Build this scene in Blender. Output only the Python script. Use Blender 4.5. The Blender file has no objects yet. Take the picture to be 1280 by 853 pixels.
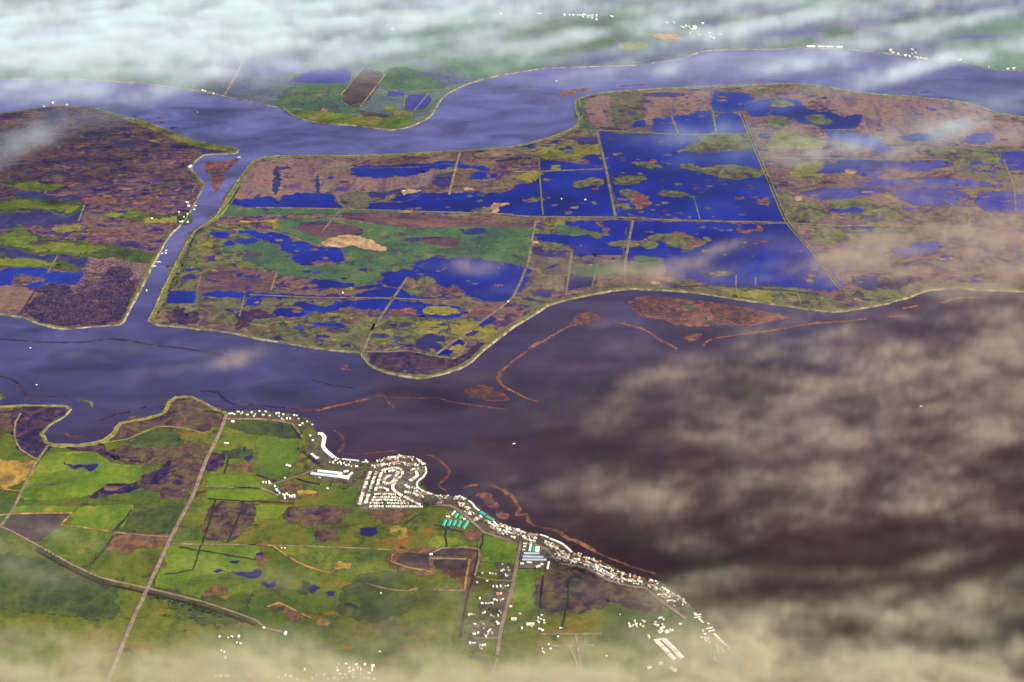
import bpy, bmesh, math, random, zlib
import numpy as np
from mathutils import Vector, Matrix
from mathutils.geometry import tessellate_polygon

S = bpy.context.scene
COL = S.collection
R = math.radians

# ------------------------------------------------------------------ camera
CAM_H = 5000.0
PITCH = 32.0                 # degrees below the horizon
HFOV = 36.0
cam_d = bpy.data.cameras.new('camera')
cam_d.sensor_width = 36.0
cam_d.lens = 18.0 / math.tan(R(HFOV / 2))
cam_d.clip_start = 10.0
cam_d.clip_end = 300000.0
cam = bpy.data.objects.new('camera', cam_d)
COL.objects.link(cam)
cam.location = (0, 0, CAM_H)
cam.rotation_euler = (R(90 - PITCH), 0, 0)
S.camera = cam

# ------------------------------------------------------------------ sky and sun
SUN_EL, SUN_AZ = 40.0, 105.0          # azimuth from the view direction towards the right
w = bpy.data.worlds.new('World'); S.world = w; w.use_nodes = True
nt = w.node_tree
bg = nt.nodes['Background']
sky = nt.nodes.new('ShaderNodeTexSky'); sky.sky_type = 'NISHITA'; sky.sun_disc = False
sky.sun_elevation = R(SUN_EL); sky.sun_rotation = R(SUN_AZ)
sky.altitude = 100
nt.links.new(sky.outputs[0], bg.inputs[0]); bg.inputs[1].default_value = 0.085
sd = bpy.data.lights.new('sun', 'SUN'); sd.energy = 4.9; sd.angle = R(0.5); sd.color = (1.0, .94, .85)
so = bpy.data.objects.new('sun', sd); COL.objects.link(so)
d = Vector((math.sin(R(SUN_AZ)) * math.cos(R(SUN_EL)), math.cos(R(SUN_AZ)) * math.cos(R(SUN_EL)), math.sin(R(SUN_EL))))
so.rotation_euler = d.to_track_quat('Z', 'Y').to_euler()
so.location = (4000, 6000, 4500)

S.view_settings.view_transform = 'Standard'
S.view_settings.look = 'None'
S.view_settings.exposure = 1.13
S.view_settings.gamma = 1.0
S.view_settings.use_curve_mapping = False
S.render.engine = 'CYCLES'
S.cycles.volume_bounces = 2
S.cycles.max_bounces = 5
S.cycles.use_denoising = True

HAZE_DENSITY = 1.7e-6
HAZE_COLOR = (.52, .55, 1.0)

# ------------------------------------------------------------------ photo point -> place on the ground
TH = math.tan(R(HFOV / 2))
CP, SP = math.cos(R(PITCH)), math.sin(R(PITCH))

def gp(px, py, z=0.0):
    u = (px - 640) / 640 * TH
    v = -(py - 426.5) / 640 * TH
    dx, dy, dz = u, CP + v * SP, -SP + v * CP
    t = (z - CAM_H) / dz
    return (dx * t, dy * t)

def to_px(X, Y, Z):
    """numpy: place -> photo point (used once, to lay out the cloud field)."""
    dz = Z - CAM_H
    depth = Y * CP - dz * SP
    up = Y * SP + dz * CP
    return 640 + X / depth / TH * 640, 426.5 - up / depth / TH * 640

CROPS = {'Z': (0, 0, 1), 'A': (0, 0, 3.878), 'B': (320, 0, 3.878), 'C': (640, 0, 3.878), 'D': (960, 0, 3.878),
         'E': (0, 200, 3.878), 'F': (320, 200, 3.878), 'G': (640, 200, 3.878), 'H': (960, 200, 3.878),
         'I': (0, 400, 3.878), 'J': (320, 400, 3.878), 'K': (640, 400, 3.878), 'L': (960, 400, 3.878),
         'M': (0, 633, 3.878), 'N': (320, 633, 3.878), 'O': (640, 633, 3.878), 'P': (960, 633, 3.878),
         'a': (370, 500, 7.108), 'b': (430, 560, 8.533), 'c': (530, 610, 9.475), 'd': (630, 660, 8.533),
         'e': (740, 690, 8.533), 'f': (770, 760, 7.111), 'g': (560, 690, 6.56), 'h': (260, 500, 6.093),
         'i': (170, 180, 7.756), 'j': (820, 10, 7.756), 'k': (1000, 30, 4.571), 'l': (620, 0, 6.095),
         'm': (250, 780, 4.129), 'n': (640, 740, 7.55)}

def pts(s):
    """'F 10,20 30,40 G 5,6' -> photo points; a letter names the survey sheet the numbers refer to."""
    out = []; x0 = y0 = 0; k = 1
    for tok in s.split():
        if tok in CROPS:
            x0, y0, k = CROPS[tok]
        else:
            a, b = tok.split(','); out.append((x0 + float(a) / k, y0 + float(b) / k))
    return out

def rng_for(s):
    return random.Random(zlib.crc32(s.encode()))

def world_poly(s):
    return [Vector(gp(*p)) for p in pts(s)]

def smooth(P, closed, step=45.0):
    """Catmull-Rom through the points."""
    n = len(P); out = []
    m = n if closed else n - 1
    for i in range(m):
        if closed:
            p0, p1, p2, p3 = P[(i - 1) % n], P[i], P[(i + 1) % n], P[(i + 2) % n]
        else:
            p0, p1, p2, p3 = P[max(i - 1, 0)], P[i], P[i + 1], P[min(i + 2, n - 1)]
        L = (p2 - p1).length
        k = max(1, min(40, int(L / step)))
        for j in range(k):
            t = j / k
            t2, t3 = t * t, t * t * t
            q = 0.5 * ((2 * p1) + (p2 - p0) * t + (2 * p0 - 5 * p1 + 4 * p2 - p3) * t2 + (3 * p1 - p0 - 3 * p2 + p3) * t3)
            lin = p1.lerp(p2, t)
            out.append(q.lerp(lin, .35))
    if not closed: out.append(P[-1])
    return out

def roughen(P, closed, rnd, amp=.16, lmin=14.0, cap=26.0):
    out = []
    n = len(P)
    def rec(a, b, depth):
        L = (b - a).length
        if L < lmin or depth > 6:
            return
        off = max(-cap, min(cap, rnd.gauss(0, amp) * L))
        nrm = Vector((-(b - a).y, (b - a).x)) / L
        m = (a + b) / 2 + nrm * off
        rec(a, m, depth + 1); out.append(m); rec(m, b, depth + 1)
    for i in range(n if closed else n - 1):
        out.append(P[i]); rec(P[i], P[(i + 1) % n], 0)
    if not closed: out.append(P[-1])
    return out

def link(name, me, parent=None):
    o = bpy.data.objects.new(name, me); COL.objects.link(o)
    if parent: o.parent = parent
    return o

def tag(o, label=None, cat=None, group=None, kind=None):
    if label: o['label'] = label
    if cat: o['category'] = cat
    if group: o['group'] = group
    if kind: o['kind'] = kind
    return o

# ------------------------------------------------------------------ materials
def lin(c):
    c = c / 255.0
    return c / 12.92 if c <= .04045 else ((c + .055) / 1.055) ** 2.4

K_LIGHT = 2.05
def col(r, g, b):
    return (min(.9, lin(r) / K_LIGHT), min(.9, lin(g) / K_LIGHT), min(.9, lin(b) / K_LIGHT), 1)

MATS = {}
def ground_mat(name, stops, scale=160.0, detail=9.0, rough=.62, dist=.6, stretch=(1, 1), spec=.15, roughness=.9,
               big=None, bigscale=1400.0, bump=0.0, fine=.25, specks=(), shore=None):
    """Mottled ground: one fractal noise through a colour ramp, a second much larger one that leans it towards `big`,
    and a fine grain."""
    m = bpy.data.materials.new(name); m.use_nodes = True
    N, Lk = m.node_tree.nodes, m.node_tree.links
    b = N['Principled BSDF']
    b.inputs['Roughness'].default_value = roughness
    b.inputs['Specular IOR Level'].default_value = spec
    geo = N.new('ShaderNodeNewGeometry')
    mp = N.new('ShaderNodeMapping'); Lk.new(geo.outputs['Position'], mp.inputs[0])
    mp.inputs['Location'].default_value = (zlib.crc32(name.encode()) % 977, (zlib.crc32(name.encode()) // 977) % 977, 0)
    mp.inputs['Scale'].default_value = (stretch[0] / scale, stretch[1] / scale, 1 / scale)
    no = N.new('ShaderNodeTexNoise'); no.inputs['Scale'].default_value = 1.0
    no.inputs['Detail'].default_value = detail; no.inputs['Roughness'].default_value = rough
    no.inputs['Distortion'].default_value = dist
    Lk.new(mp.outputs[0], no.inputs['Vector'])
    rp = N.new('ShaderNodeValToRGB')
    el = rp.color_ramp.elements
    while len(el) < len(stops): el.new(0.5)
    for e, (p, c) in zip(el, stops):
        e.position = p; e.color = col(*c)
    Lk.new(no.outputs[0], rp.inputs[0])
    out = rp.outputs[0]
    if big:
        nb = N.new('ShaderNodeTexNoise'); nb.inputs['Scale'].default_value = 1 / bigscale
        nb.inputs['Detail'].default_value = 5; nb.inputs['Roughness'].default_value = .55
        Lk.new(geo.outputs['Position'], nb.inputs['Vector'])
        mr = N.new('ShaderNodeMapRange'); mr.inputs[1].default_value = .45; mr.inputs[2].default_value = .62
        Lk.new(nb.outputs[0], mr.inputs[0])
        mx = N.new('ShaderNodeMix'); mx.data_type = 'RGBA'
        Lk.new(mr.outputs[0], mx.inputs[0]); Lk.new(out, mx.inputs[6])
        rp2 = N.new('ShaderNodeValToRGB'); el = rp2.color_ramp.elements
        while len(el) < len(big): el.new(0.5)
        for e, (p, c) in zip(el, big):
            e.position = p; e.color = col(*c)
        Lk.new(no.outputs[0], rp2.inputs[0]); Lk.new(rp2.outputs[0], mx.inputs[7])
        out = mx.outputs[2]
    for k, (sc, sx, lo, hi, c) in enumerate(specks):
        ms = N.new('ShaderNodeMapping'); Lk.new(geo.outputs['Position'], ms.inputs[0])
        ms.inputs['Scale'].default_value = (sx / sc, 1 / sc, 1 / sc); ms.inputs['Location'].default_value = (31 * k + 7, 17 * k, 0)
        ns = N.new('ShaderNodeTexNoise'); ns.inputs['Scale'].default_value = 1; ns.inputs['Detail'].default_value = 5
        ns.inputs['Roughness'].default_value = .6; ns.inputs['Distortion'].default_value = .9
        Lk.new(ms.outputs[0], ns.inputs['Vector'])
        rs = N.new('ShaderNodeMapRange'); rs.inputs[1].default_value = lo; rs.inputs[2].default_value = hi
        Lk.new(ns.outputs[0], rs.inputs[0])
        xs = N.new('ShaderNodeMix'); xs.data_type = 'RGBA'; xs.inputs[7].default_value = col(*c)
        Lk.new(rs.outputs[0], xs.inputs[0]); Lk.new(out, xs.inputs[6]); out = xs.outputs[2]
    if fine:
        nf = N.new('ShaderNodeTexNoise'); nf.inputs['Scale'].default_value = 1 / 34.0
        nf.inputs['Detail'].default_value = 4; nf.inputs['Roughness'].default_value = .7
        Lk.new(geo.outputs['Position'], nf.inputs['Vector'])
        mf = N.new('ShaderNodeMapRange'); mf.inputs[1].default_value = .3; mf.inputs[2].default_value = .7
        mf.inputs[3].default_value = 1 - 1.5 * fine; mf.inputs[4].default_value = 1 + 1.5 * fine
        Lk.new(nf.outputs[0], mf.inputs[0])
        mm = N.new('ShaderNodeVectorMath'); mm.operation = 'SCALE'
        Lk.new(out, mm.inputs[0]); Lk.new(mf.outputs[0], mm.inputs['Scale'])
        out = mm.outputs[0]
    # ragged rim: the sheet's rim attribute falls from 1 to 0 across its border, broken up by noise
    at = N.new('ShaderNodeAttribute'); at.attribute_name = 'rim'
    nr = N.new('ShaderNodeTexNoise'); nr.inputs['Scale'].default_value = 1 / 52.0
    nr.inputs['Detail'].default_value = 4; nr.inputs['Roughness'].default_value = .65
    Lk.new(geo.outputs['Position'], nr.inputs['Vector'])
    m1 = N.new('ShaderNodeMath'); m1.operation = 'MULTIPLY_ADD'; m1.inputs[1].default_value = 2.4; m1.inputs[2].default_value = -1.2
    Lk.new(nr.outputs[0], m1.inputs[0])
    m2 = N.new('ShaderNodeMath'); m2.operation = 'ADD'
    Lk.new(m1.outputs[0], m2.inputs[0]); Lk.new(at.outputs['Fac'], m2.inputs[1])
    m3 = N.new('ShaderNodeMapRange'); m3.inputs[1].default_value = .30; m3.inputs[2].default_value = .62
    Lk.new(m2.outputs[0], m3.inputs[0]); Lk.new(m3.outputs[0], b.inputs['Alpha'])
    if shore:
        m4 = N.new('ShaderNodeMapRange'); m4.inputs[1].default_value = .62; m4.inputs[2].default_value = .92
        m4.inputs[3].default_value = .8; m4.inputs[4].default_value = 0
        Lk.new(m2.outputs[0], m4.inputs[0])
        xh = N.new('ShaderNodeMix'); xh.data_type = 'RGBA'; xh.inputs[7].default_value = col(*shore)
        Lk.new(m4.outputs[0], xh.inputs[0]); Lk.new(out, xh.inputs[6]); out = xh.outputs[2]
    Lk.new(out, b.inputs['Base Color'])
    if bump:
        bp = N.new('ShaderNodeBump'); bp.inputs['Strength'].default_value = bump; bp.inputs['Distance'].default_value = 6
        Lk.new(no.outputs[0], bp.inputs['Height']); Lk.new(bp.outputs[0], b.inputs['Normal'])
    MATS[name] = m
    return m

def plain_mat(name, rgb, rough=.7, spec=.3, vary=.12, scale=6.0):
    m = bpy.data.materials.new(name); m.use_nodes = True
    N, Lk = m.node_tree.nodes, m.node_tree.links
    b = N['Principled BSDF']; b.inputs['Roughness'].default_value = rough
    b.inputs['Specular IOR Level'].default_value = spec
    geo = N.new('ShaderNodeNewGeometry')
    no = N.new('ShaderNodeTexNoise'); no.inputs['Scale'].default_value = 1 / scale; no.inputs['Detail'].default_value = 4
    Lk.new(geo.outputs['Position'], no.inputs['Vector'])
    mf = N.new('ShaderNodeMapRange'); mf.inputs[1].default_value = .3; mf.inputs[2].default_value = .7
    mf.inputs[3].default_value = 1 - vary; mf.inputs[4].default_value = 1 + vary
    Lk.new(no.outputs[0], mf.inputs[0])
    mm = N.new('ShaderNodeVectorMath'); mm.operation = 'SCALE'; mm.inputs[0].default_value = rgb
    Lk.new(mf.outputs[0], mm.inputs['Scale']); Lk.new(mm.outputs[0], b.inputs['Base Color'])
    MATS[name] = m
    return m

IND, TAN, OLV, DRK = (22, 16, 88), (150, 108, 86), (86, 98, 54), (52, 32, 56)
ground_mat('marsh_brown', [(.34, (52, 34, 78)), (.42, (82, 52, 74)), (.48, (122, 82, 84)), (.54, (100, 80, 68)), (.61, (140, 102, 88)), (.69, (98, 96, 58))],
           scale=120, stretch=(.7, 1), dist=1.2, fine=.34, big=[(.34, (44, 30, 82)), (.43, (92, 62, 76)), (.5, (100, 88, 62)), (.6, (108, 108, 58)), (.68, (130, 100, 78))],
           specks=[(85, .5, .585, .64, IND), (60, .4, .60, .68, TAN), (150, .6, .60, .66, OLV)])
ground_mat('marsh_purple', [(.36, (38, 24, 82)), (.43, (64, 42, 78)), (.49, (92, 62, 80)), (.54, (116, 78, 78)), (.60, (96, 80, 64)), (.67, (158, 110, 86))],
           scale=85, stretch=(.6, 1.1), dist=1.5, fine=.36, big=[(.35, (36, 24, 78)), (.45, (78, 54, 80)), (.52, (126, 84, 80)), (.61, (88, 84, 58))],
           specks=[(60, .45, .575, .64, IND), (50, .35, .60, .68, (168, 114, 84)), (140, .5, .61, .68, (84, 86, 60))])
ground_mat('marsh_olive', [(.34, (44, 36, 72)), (.43, (76, 72, 54)), (.52, (96, 100, 50)), (.61, (110, 108, 64)), (.70, (126, 100, 78))],
           scale=100, dist=1.2, fine=.3, big=[(.36, (74, 56, 68)), (.5, (100, 82, 74)), (.64, (80, 94, 52))], specks=[(70, .5, .60, .66, (28, 20, 84)), (60, .5, .61, .68, (144, 116, 84)), (90, .5, .62, .68, (112, 72, 68))])
ground_mat('marsh_dark', [(.38, (24, 16, 66)), (.48, (52, 32, 60)), (.57, (76, 48, 62)), (.66, (92, 72, 62))], scale=80, dist=1.3, fine=.35, specks=[(60, .6, .58, .64, IND), (60, .5, .62, .69, (118, 84, 74))])
ground_mat('peat_field', [(.36, (66, 42, 66)), (.5, (98, 66, 72)), (.64, (120, 88, 78))], scale=200, stretch=(.35, 1.3), dist=.8, fine=.28, specks=[(80, .4, .60, .67, (44, 30, 74)), (60, .4, .62, .68, OLV)])
ground_mat('winter_field', [(.34, (92, 70, 92)), (.45, (126, 94, 96)), (.55, (146, 106, 98)), (.66, (110, 102, 82))], scale=170, stretch=(1.3, .45), dist=.9, fine=.24,
           big=[(.34, (72, 58, 92)), (.5, (118, 94, 82)), (.66, (136, 98, 88))], bigscale=700, specks=[(90, 1.3, .60, .67, (74, 56, 84)), (110, .5, .60, .67, (98, 98, 66))])
ground_mat('heath', [(.36, (52, 36, 50)), (.45, (78, 56, 58)), (.53, (98, 76, 56)), (.61, (104, 92, 44)), (.68, (92, 98, 40))], scale=110, dist=1.3, fine=.32, specks=[(70, .5, .59, .66, (42, 28, 52)), (80, .5, .61, .68, (120, 84, 60))])
ground_mat('grass', [(.34, (69, 83, 23)), (.43, (87, 101, 23)), (.52, (99, 113, 25)), (.60, (115, 121, 31)), (.68, (135, 119, 45))],
           scale=210, dist=1.0, big=[(.34, (55, 73, 31)), (.5, (81, 97, 29)), (.66, (103, 101, 35))], bigscale=700, fine=.24, specks=[(130, .6, .60, .67, (65, 57, 41)), (160, .5, .60, .68, (129, 111, 39))])
ground_mat('grass_bright', [(.34, (84, 108, 21)), (.46, (98, 120, 19)), (.56, (112, 130, 23)), (.66, (136, 138, 35))], scale=240, dist=1.0, fine=.2, specks=[(160, .6, .60, .68, (80, 102, 27)), (120, .5, .63, .7, (144, 138, 45))],
           big=[(.34, (76, 102, 27)), (.5, (94, 114, 23)), (.66, (114, 118, 31))], bigscale=700)
ground_mat('grass_dark', [(.34, (45, 52, 33)), (.45, (59, 72, 29)), (.55, (73, 84, 29)), (.66, (91, 94, 33))], scale=200, dist=1.0, fine=.24, specks=[(120, .5, .60, .67, (47, 38, 47)), (150, .5, .61, .68, (101, 100, 39))])
ground_mat('grass_teal', [(.30, (52, 60, 66)), (.42, (62, 84, 62)), (.52, (70, 98, 62)), (.64, (84, 106, 60)), (.74, (104, 96, 70))], scale=230, dist=1.1, fine=.24, specks=[(120, .5, .60, .66, (74, 54, 76)), (150, .5, .60, .67, (110, 106, 58)), (70, .5, .63, .69, (44, 40, 76))],
           big=[(.3, (52, 70, 76)), (.5, (66, 92, 58)), (.7, (92, 102, 58))], bigscale=800)
ground_mat('grass_dry', [(.30, (89, 80, 41)), (.46, (119, 114, 39)), (.58, (135, 126, 49)), (.70, (145, 120, 67))], scale=110, dist=1.0)
ground_mat('pasture', [(.28, (67, 68, 27)), (.40, (85, 92, 19)), (.50, (97, 106, 17)), (.60, (113, 108, 25)), (.72, (137, 98, 37))],
           scale=300, dist=1.1, fine=.24, specks=[(150, .6, .60, .67, (75, 58, 35)), (190, .5, .60, .68, (135, 94, 35)), (110, .7, .61, .68, (53, 66, 23))], big=[(.3, (55, 74, 27)), (.5, (69, 90, 21)), (.7, (101, 98, 25))], bigscale=1000)
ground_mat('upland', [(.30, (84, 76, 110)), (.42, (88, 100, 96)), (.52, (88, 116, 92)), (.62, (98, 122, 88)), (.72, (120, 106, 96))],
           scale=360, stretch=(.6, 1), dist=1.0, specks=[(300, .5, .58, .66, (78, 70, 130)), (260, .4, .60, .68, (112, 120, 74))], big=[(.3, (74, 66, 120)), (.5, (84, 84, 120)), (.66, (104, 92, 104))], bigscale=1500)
ground_mat('sand', [(.36, (136, 104, 72)), (.5, (180, 142, 100)), (.64, (200, 164, 118))], scale=90, dist=1, fine=.22)
ground_mat('stubble', [(.3, (104, 84, 44)), (.48, (154, 122, 46)), (.56, (190, 148, 62)), (.7, (112, 100, 44))], scale=150, stretch=(.5, 1.4), dist=1.2)
ground_mat('bare_soil', [(.36, (84, 58, 44)), (.5, (112, 80, 54)), (.62, (136, 98, 60)), (.70, (112, 100, 50))], scale=90, dist=1.2, fine=.3)
ground_mat('plough_dark', [(.36, (52, 40, 48)), (.5, (78, 62, 60)), (.64, (104, 84, 70))], scale=140, stretch=(.6, 1), dist=.8, fine=.28)
ground_mat('reed', [(.34, (70, 42, 62)), (.44, (98, 58, 64)), (.54, (122, 74, 66)), (.66, (146, 92, 68))], scale=85, dist=1.4, stretch=(.7, 1.0), fine=.34, specks=[(60, .5, .59, .66, (62, 40, 64)), (60, .5, .60, .67, (158, 98, 62))])
ground_mat('reed_dark', [(.34, (58, 40, 60)), (.48, (84, 50, 56)), (.60, (120, 72, 52)), (.70, (108, 78, 50))], scale=60, dist=1.3, fine=.36)
ground_mat('reed_gold', [(.36, (84, 50, 52)), (.48, (116, 70, 54)), (.62, (148, 92, 54))], scale=50, dist=1.3, fine=.4)
ground_mat('pond_blue', [(.36, (8, 8, 100)), (.5, (8, 19, 126)), (.64, (16, 43, 144))], scale=500, detail=7, dist=.6, spec=.12, roughness=.3, fine=0.09, shore=(120, 93, 76))  # reflected sky is painted in as saturated diffuse blue
ground_mat('pond_dark', [(.3, (14, 10, 74)), (.5, (34, 22, 88)), (.62, (52, 38, 90)), (.75, (70, 52, 84))], scale=120, detail=8, dist=1.0, spec=.25, roughness=.4, fine=.25, shore=(92, 70, 78), specks=[(60, .5, .60, .66, (88, 64, 76))])
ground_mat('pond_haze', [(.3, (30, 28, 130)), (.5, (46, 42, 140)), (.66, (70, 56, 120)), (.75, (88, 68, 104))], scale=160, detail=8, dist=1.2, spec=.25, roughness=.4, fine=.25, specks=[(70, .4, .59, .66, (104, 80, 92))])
ground_mat('track', [(.38, (118, 98, 72)), (.62, (164, 140, 104))], scale=60, fine=.3)
ground_mat('track_gold', [(.38, (116, 88, 50)), (.5, (156, 118, 62)), (.62, (190, 148, 80))], scale=50, fine=.35)
ground_mat('dike', [(.35, (92, 88, 66)), (.5, (122, 112, 80)), (.65, (140, 120, 92))], scale=50)
ground_mat('road', [(.35, (132, 108, 90)), (.6, (160, 134, 110))], scale=50)
ground_mat('rail_bed', [(.35, (38, 26, 34)), (.6, (70, 48, 46))], scale=40)
ground_mat('ditch', [(.35, (34, 36, 36)), (.6, (56, 52, 44))], scale=40)
ground_mat('levee_rock', [(.38, (104, 92, 72)), (.5, (152, 136, 106)), (.62, (186, 168, 132))], scale=70, fine=.35)
ground_mat('levee_grass', [(.3, (78, 84, 44)), (.5, (104, 108, 46)), (.7, (138, 128, 62))], scale=60, dist=1)
ground_mat('levee_moss', [(.3, (104, 104, 40)), (.5, (134, 132, 52)), (.7, (160, 148, 74))], scale=60, dist=1)
ground_mat('yard', [(.36, (62, 54, 48)), (.45, (96, 82, 66)), (.55, (84, 84, 46)), (.66, (132, 112, 88))], scale=45, detail=7, fine=.35)
ground_mat('paving', [(.36, (72, 64, 58)), (.5, (104, 94, 80)), (.64, (130, 118, 98))], scale=40, fine=.3)

# river: violet blue upstream, peaty brown over the flooded tract to the south east, faint drift lines
def river_mat():
    m = bpy.data.materials.new('river_water'); m.use_nodes = True
    N, Lk = m.node_tree.nodes, m.node_tree.links
    b = N['Principled BSDF']; b.inputs['Roughness'].default_value = .4; b.inputs['Specular IOR Level'].default_value = .07
    geo = N.new('ShaderNodeNewGeometry')
    # distance along the axis that runs from the north-west channel to the flooded tract
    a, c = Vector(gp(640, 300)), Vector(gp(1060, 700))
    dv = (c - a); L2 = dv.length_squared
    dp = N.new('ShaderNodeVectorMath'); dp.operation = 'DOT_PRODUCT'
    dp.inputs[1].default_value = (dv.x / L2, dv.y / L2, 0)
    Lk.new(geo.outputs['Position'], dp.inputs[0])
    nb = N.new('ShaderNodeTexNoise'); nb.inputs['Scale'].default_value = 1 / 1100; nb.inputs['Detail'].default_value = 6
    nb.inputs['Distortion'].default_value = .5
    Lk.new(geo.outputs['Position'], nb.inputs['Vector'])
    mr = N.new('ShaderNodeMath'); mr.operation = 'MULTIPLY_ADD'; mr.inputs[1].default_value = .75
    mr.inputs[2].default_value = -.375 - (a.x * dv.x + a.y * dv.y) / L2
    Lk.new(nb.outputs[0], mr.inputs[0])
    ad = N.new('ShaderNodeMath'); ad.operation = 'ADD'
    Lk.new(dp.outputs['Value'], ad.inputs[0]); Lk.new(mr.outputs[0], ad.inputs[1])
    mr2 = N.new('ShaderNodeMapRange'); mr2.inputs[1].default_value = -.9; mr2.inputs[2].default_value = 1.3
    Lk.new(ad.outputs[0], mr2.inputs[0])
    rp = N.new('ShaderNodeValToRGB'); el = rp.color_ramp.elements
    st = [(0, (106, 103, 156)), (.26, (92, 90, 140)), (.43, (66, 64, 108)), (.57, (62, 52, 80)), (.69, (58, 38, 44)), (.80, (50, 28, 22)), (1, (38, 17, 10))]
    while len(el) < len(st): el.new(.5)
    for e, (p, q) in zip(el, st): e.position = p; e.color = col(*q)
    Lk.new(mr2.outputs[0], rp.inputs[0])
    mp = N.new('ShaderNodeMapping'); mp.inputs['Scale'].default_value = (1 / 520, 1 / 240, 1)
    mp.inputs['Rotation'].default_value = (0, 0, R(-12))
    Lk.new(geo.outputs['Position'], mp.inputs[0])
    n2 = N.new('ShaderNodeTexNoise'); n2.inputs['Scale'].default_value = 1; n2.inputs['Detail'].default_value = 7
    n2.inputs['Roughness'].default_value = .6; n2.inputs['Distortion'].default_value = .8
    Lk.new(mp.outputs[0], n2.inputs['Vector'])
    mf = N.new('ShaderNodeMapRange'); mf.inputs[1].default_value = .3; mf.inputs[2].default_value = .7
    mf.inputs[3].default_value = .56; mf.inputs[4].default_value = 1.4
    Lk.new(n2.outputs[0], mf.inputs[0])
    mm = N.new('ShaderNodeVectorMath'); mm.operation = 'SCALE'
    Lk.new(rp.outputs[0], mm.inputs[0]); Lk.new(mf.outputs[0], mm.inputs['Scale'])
    Lk.new(mm.outputs[0], b.inputs['Base Color'])
    # wind ripples
    wv = N.new('ShaderNodeTexNoise'); wv.inputs['Scale'].default_value = 1 / 9; wv.inputs['Detail'].default_value = 3
    Lk.new(geo.outputs['Position'], wv.inputs['Vector'])
    bp = N.new('ShaderNodeBump'); bp.inputs['Strength'].default_value = .25; bp.inputs['Distance'].default_value = .6
    Lk.new(wv.outputs[0], bp.inputs['Height']); Lk.new(bp.outputs[0], b.inputs['Normal'])
    MATS['river_water'] = m
river_mat()

WHITE = plain_mat('white_metal', (.68, .62, .50), .55, .3, .2, 9)
CREAM = plain_mat('cream_siding', (.54, .45, .28), .7, .3, .2, 9)
PALE = plain_mat('pale_stucco', (.38, .32, .25), .8)
GREYR = plain_mat('grey_shingle', (.20, .18, .17), .85)
TANR = plain_mat('tan_shingle', (.32, .22, .12), .85)
REDR = plain_mat('red_tile', (.42, .10, .04), .8)
DARKR = plain_mat('dark_shingle', (.09, .07, .06), .85)
BLUEM = plain_mat('pale_blue_metal', (.34, .40, .42), .45)
TEALM = plain_mat('teal_metal', (.012, .28, .21), .45)
TIMBER = plain_mat('dock_timber', (.22, .17, .13), .85)
GLASSM = plain_mat('window_band', (.03, .04, .06), .2, .5)
HULL = plain_mat('hull_white', (.82, .82, .80), .3, .5)
GREENM = plain_mat('leaf', (.030, .045, .018), .9, .1, .5, 3.0)
BARK = plain_mat('bark', (.07, .05, .035), .9, .1)

# ------------------------------------------------------------------ sheets and ribbons
def set_rim(me, vals):
    at = me.attributes.new('rim', 'FLOAT', 'POINT')
    at.data.foreach_set('value', vals)

Z_USED = {}
def free_height(z, P):
    """lift a sheet by a centimetre at a time until no overlapping sheet lies at the same height"""
    bb = (min(p.x for p in P) - 30, max(p.x for p in P) + 30, min(p.y for p in P) - 30, max(p.y for p in P) + 30)
    while True:
        k = round(z * 100); L = Z_USED.setdefault(k, [])
        if not any(b[0] < bb[1] and bb[0] < b[1] and b[2] < bb[3] and bb[2] < b[3] for b in L):
            L.append(bb); return k / 100.0
        z += .01
def sheet(name, P, z, mat, skirt=1.2, kind='structure', rim=0.0):
    z = free_height(z, P)
    co = [Vector((p.x, p.y, z)) for p in P]
    tri = tessellate_polygon([co])
    n = len(co)
    verts = [tuple(v) for v in co]
    faces = []
    for a, b, c in tri:
        cr = (co[b].x - co[a].x) * (co[c].y - co[a].y) - (co[b].y - co[a].y) * (co[c].x - co[a].x)
        if abs(cr) < 1e-6: continue
        faces.append((a, b, c) if cr > 0 else (a, c, b))
    area = sum(P[i].x * P[(i + 1) % n].y - P[(i + 1) % n].x * P[i].y for i in range(n))
    if rim:
        sg = 1 if area > 0 else -1
        for i in range(n):
            a, b, c = P[(i - 2) % n], P[i], P[(i + 2) % n]
            t = c - a; L = t.length or 1
            q = b + Vector((t.y, -t.x)) / L * sg * rim
            verts.append((q.x, q.y, z))
        for i in range(n):
            j = (i + 1) % n
            faces.append((i, n + i, n + j, j) if area > 0 else (j, n + j, n + i, i))
        skirt = 0
    if skirt:
        verts += [(p.x, p.y, z - skirt) for p in P]
        for i in range(n):
            j = (i + 1) % n
            faces.append((j, i, n + i, n + j) if area > 0 else (i, j, n + j, n + i))
    me = bpy.data.meshes.new(name); me.from_pydata(verts, [], faces); me.update()
    me.materials.append(MATS[mat])
    set_rim(me, [1.3 if rim else 2.0] * n + [0.0 if rim else 2.0] * (len(verts) - n))
    o = link(name, me)
    if kind: o['kind'] = kind
    return o

def patch(name, s, mat, z, amp=.18, lmin=12, step=60, cap=40, sm=True, skirt=.25, rim=None):
    P = world_poly(s)
    if sm: P = smooth(P, True, step)
    P = roughen(P, True, rng_for(s), amp, lmin, cap)
    if rim is None:
        ar = abs(sum(a.x * b.y - b.x * a.y for a, b in zip(P, P[1:] + P[:1]))) / 2
        rim = min(12 if amp < .1 else 24, .13 * math.sqrt(ar))
    return sheet(name, P, z, mat, skirt, rim=rim)

def strip_frames(P):
    """unit side vectors (to the left of travel)."""
    n = len(P); out = []
    for i in range(n):
        a, b = P[max(i - 1, 0)], P[min(i + 1, n - 1)]
        t = (b - a); L = t.length or 1
        out.append(Vector((-t.y, t.x)) / L)
    return out

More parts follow.
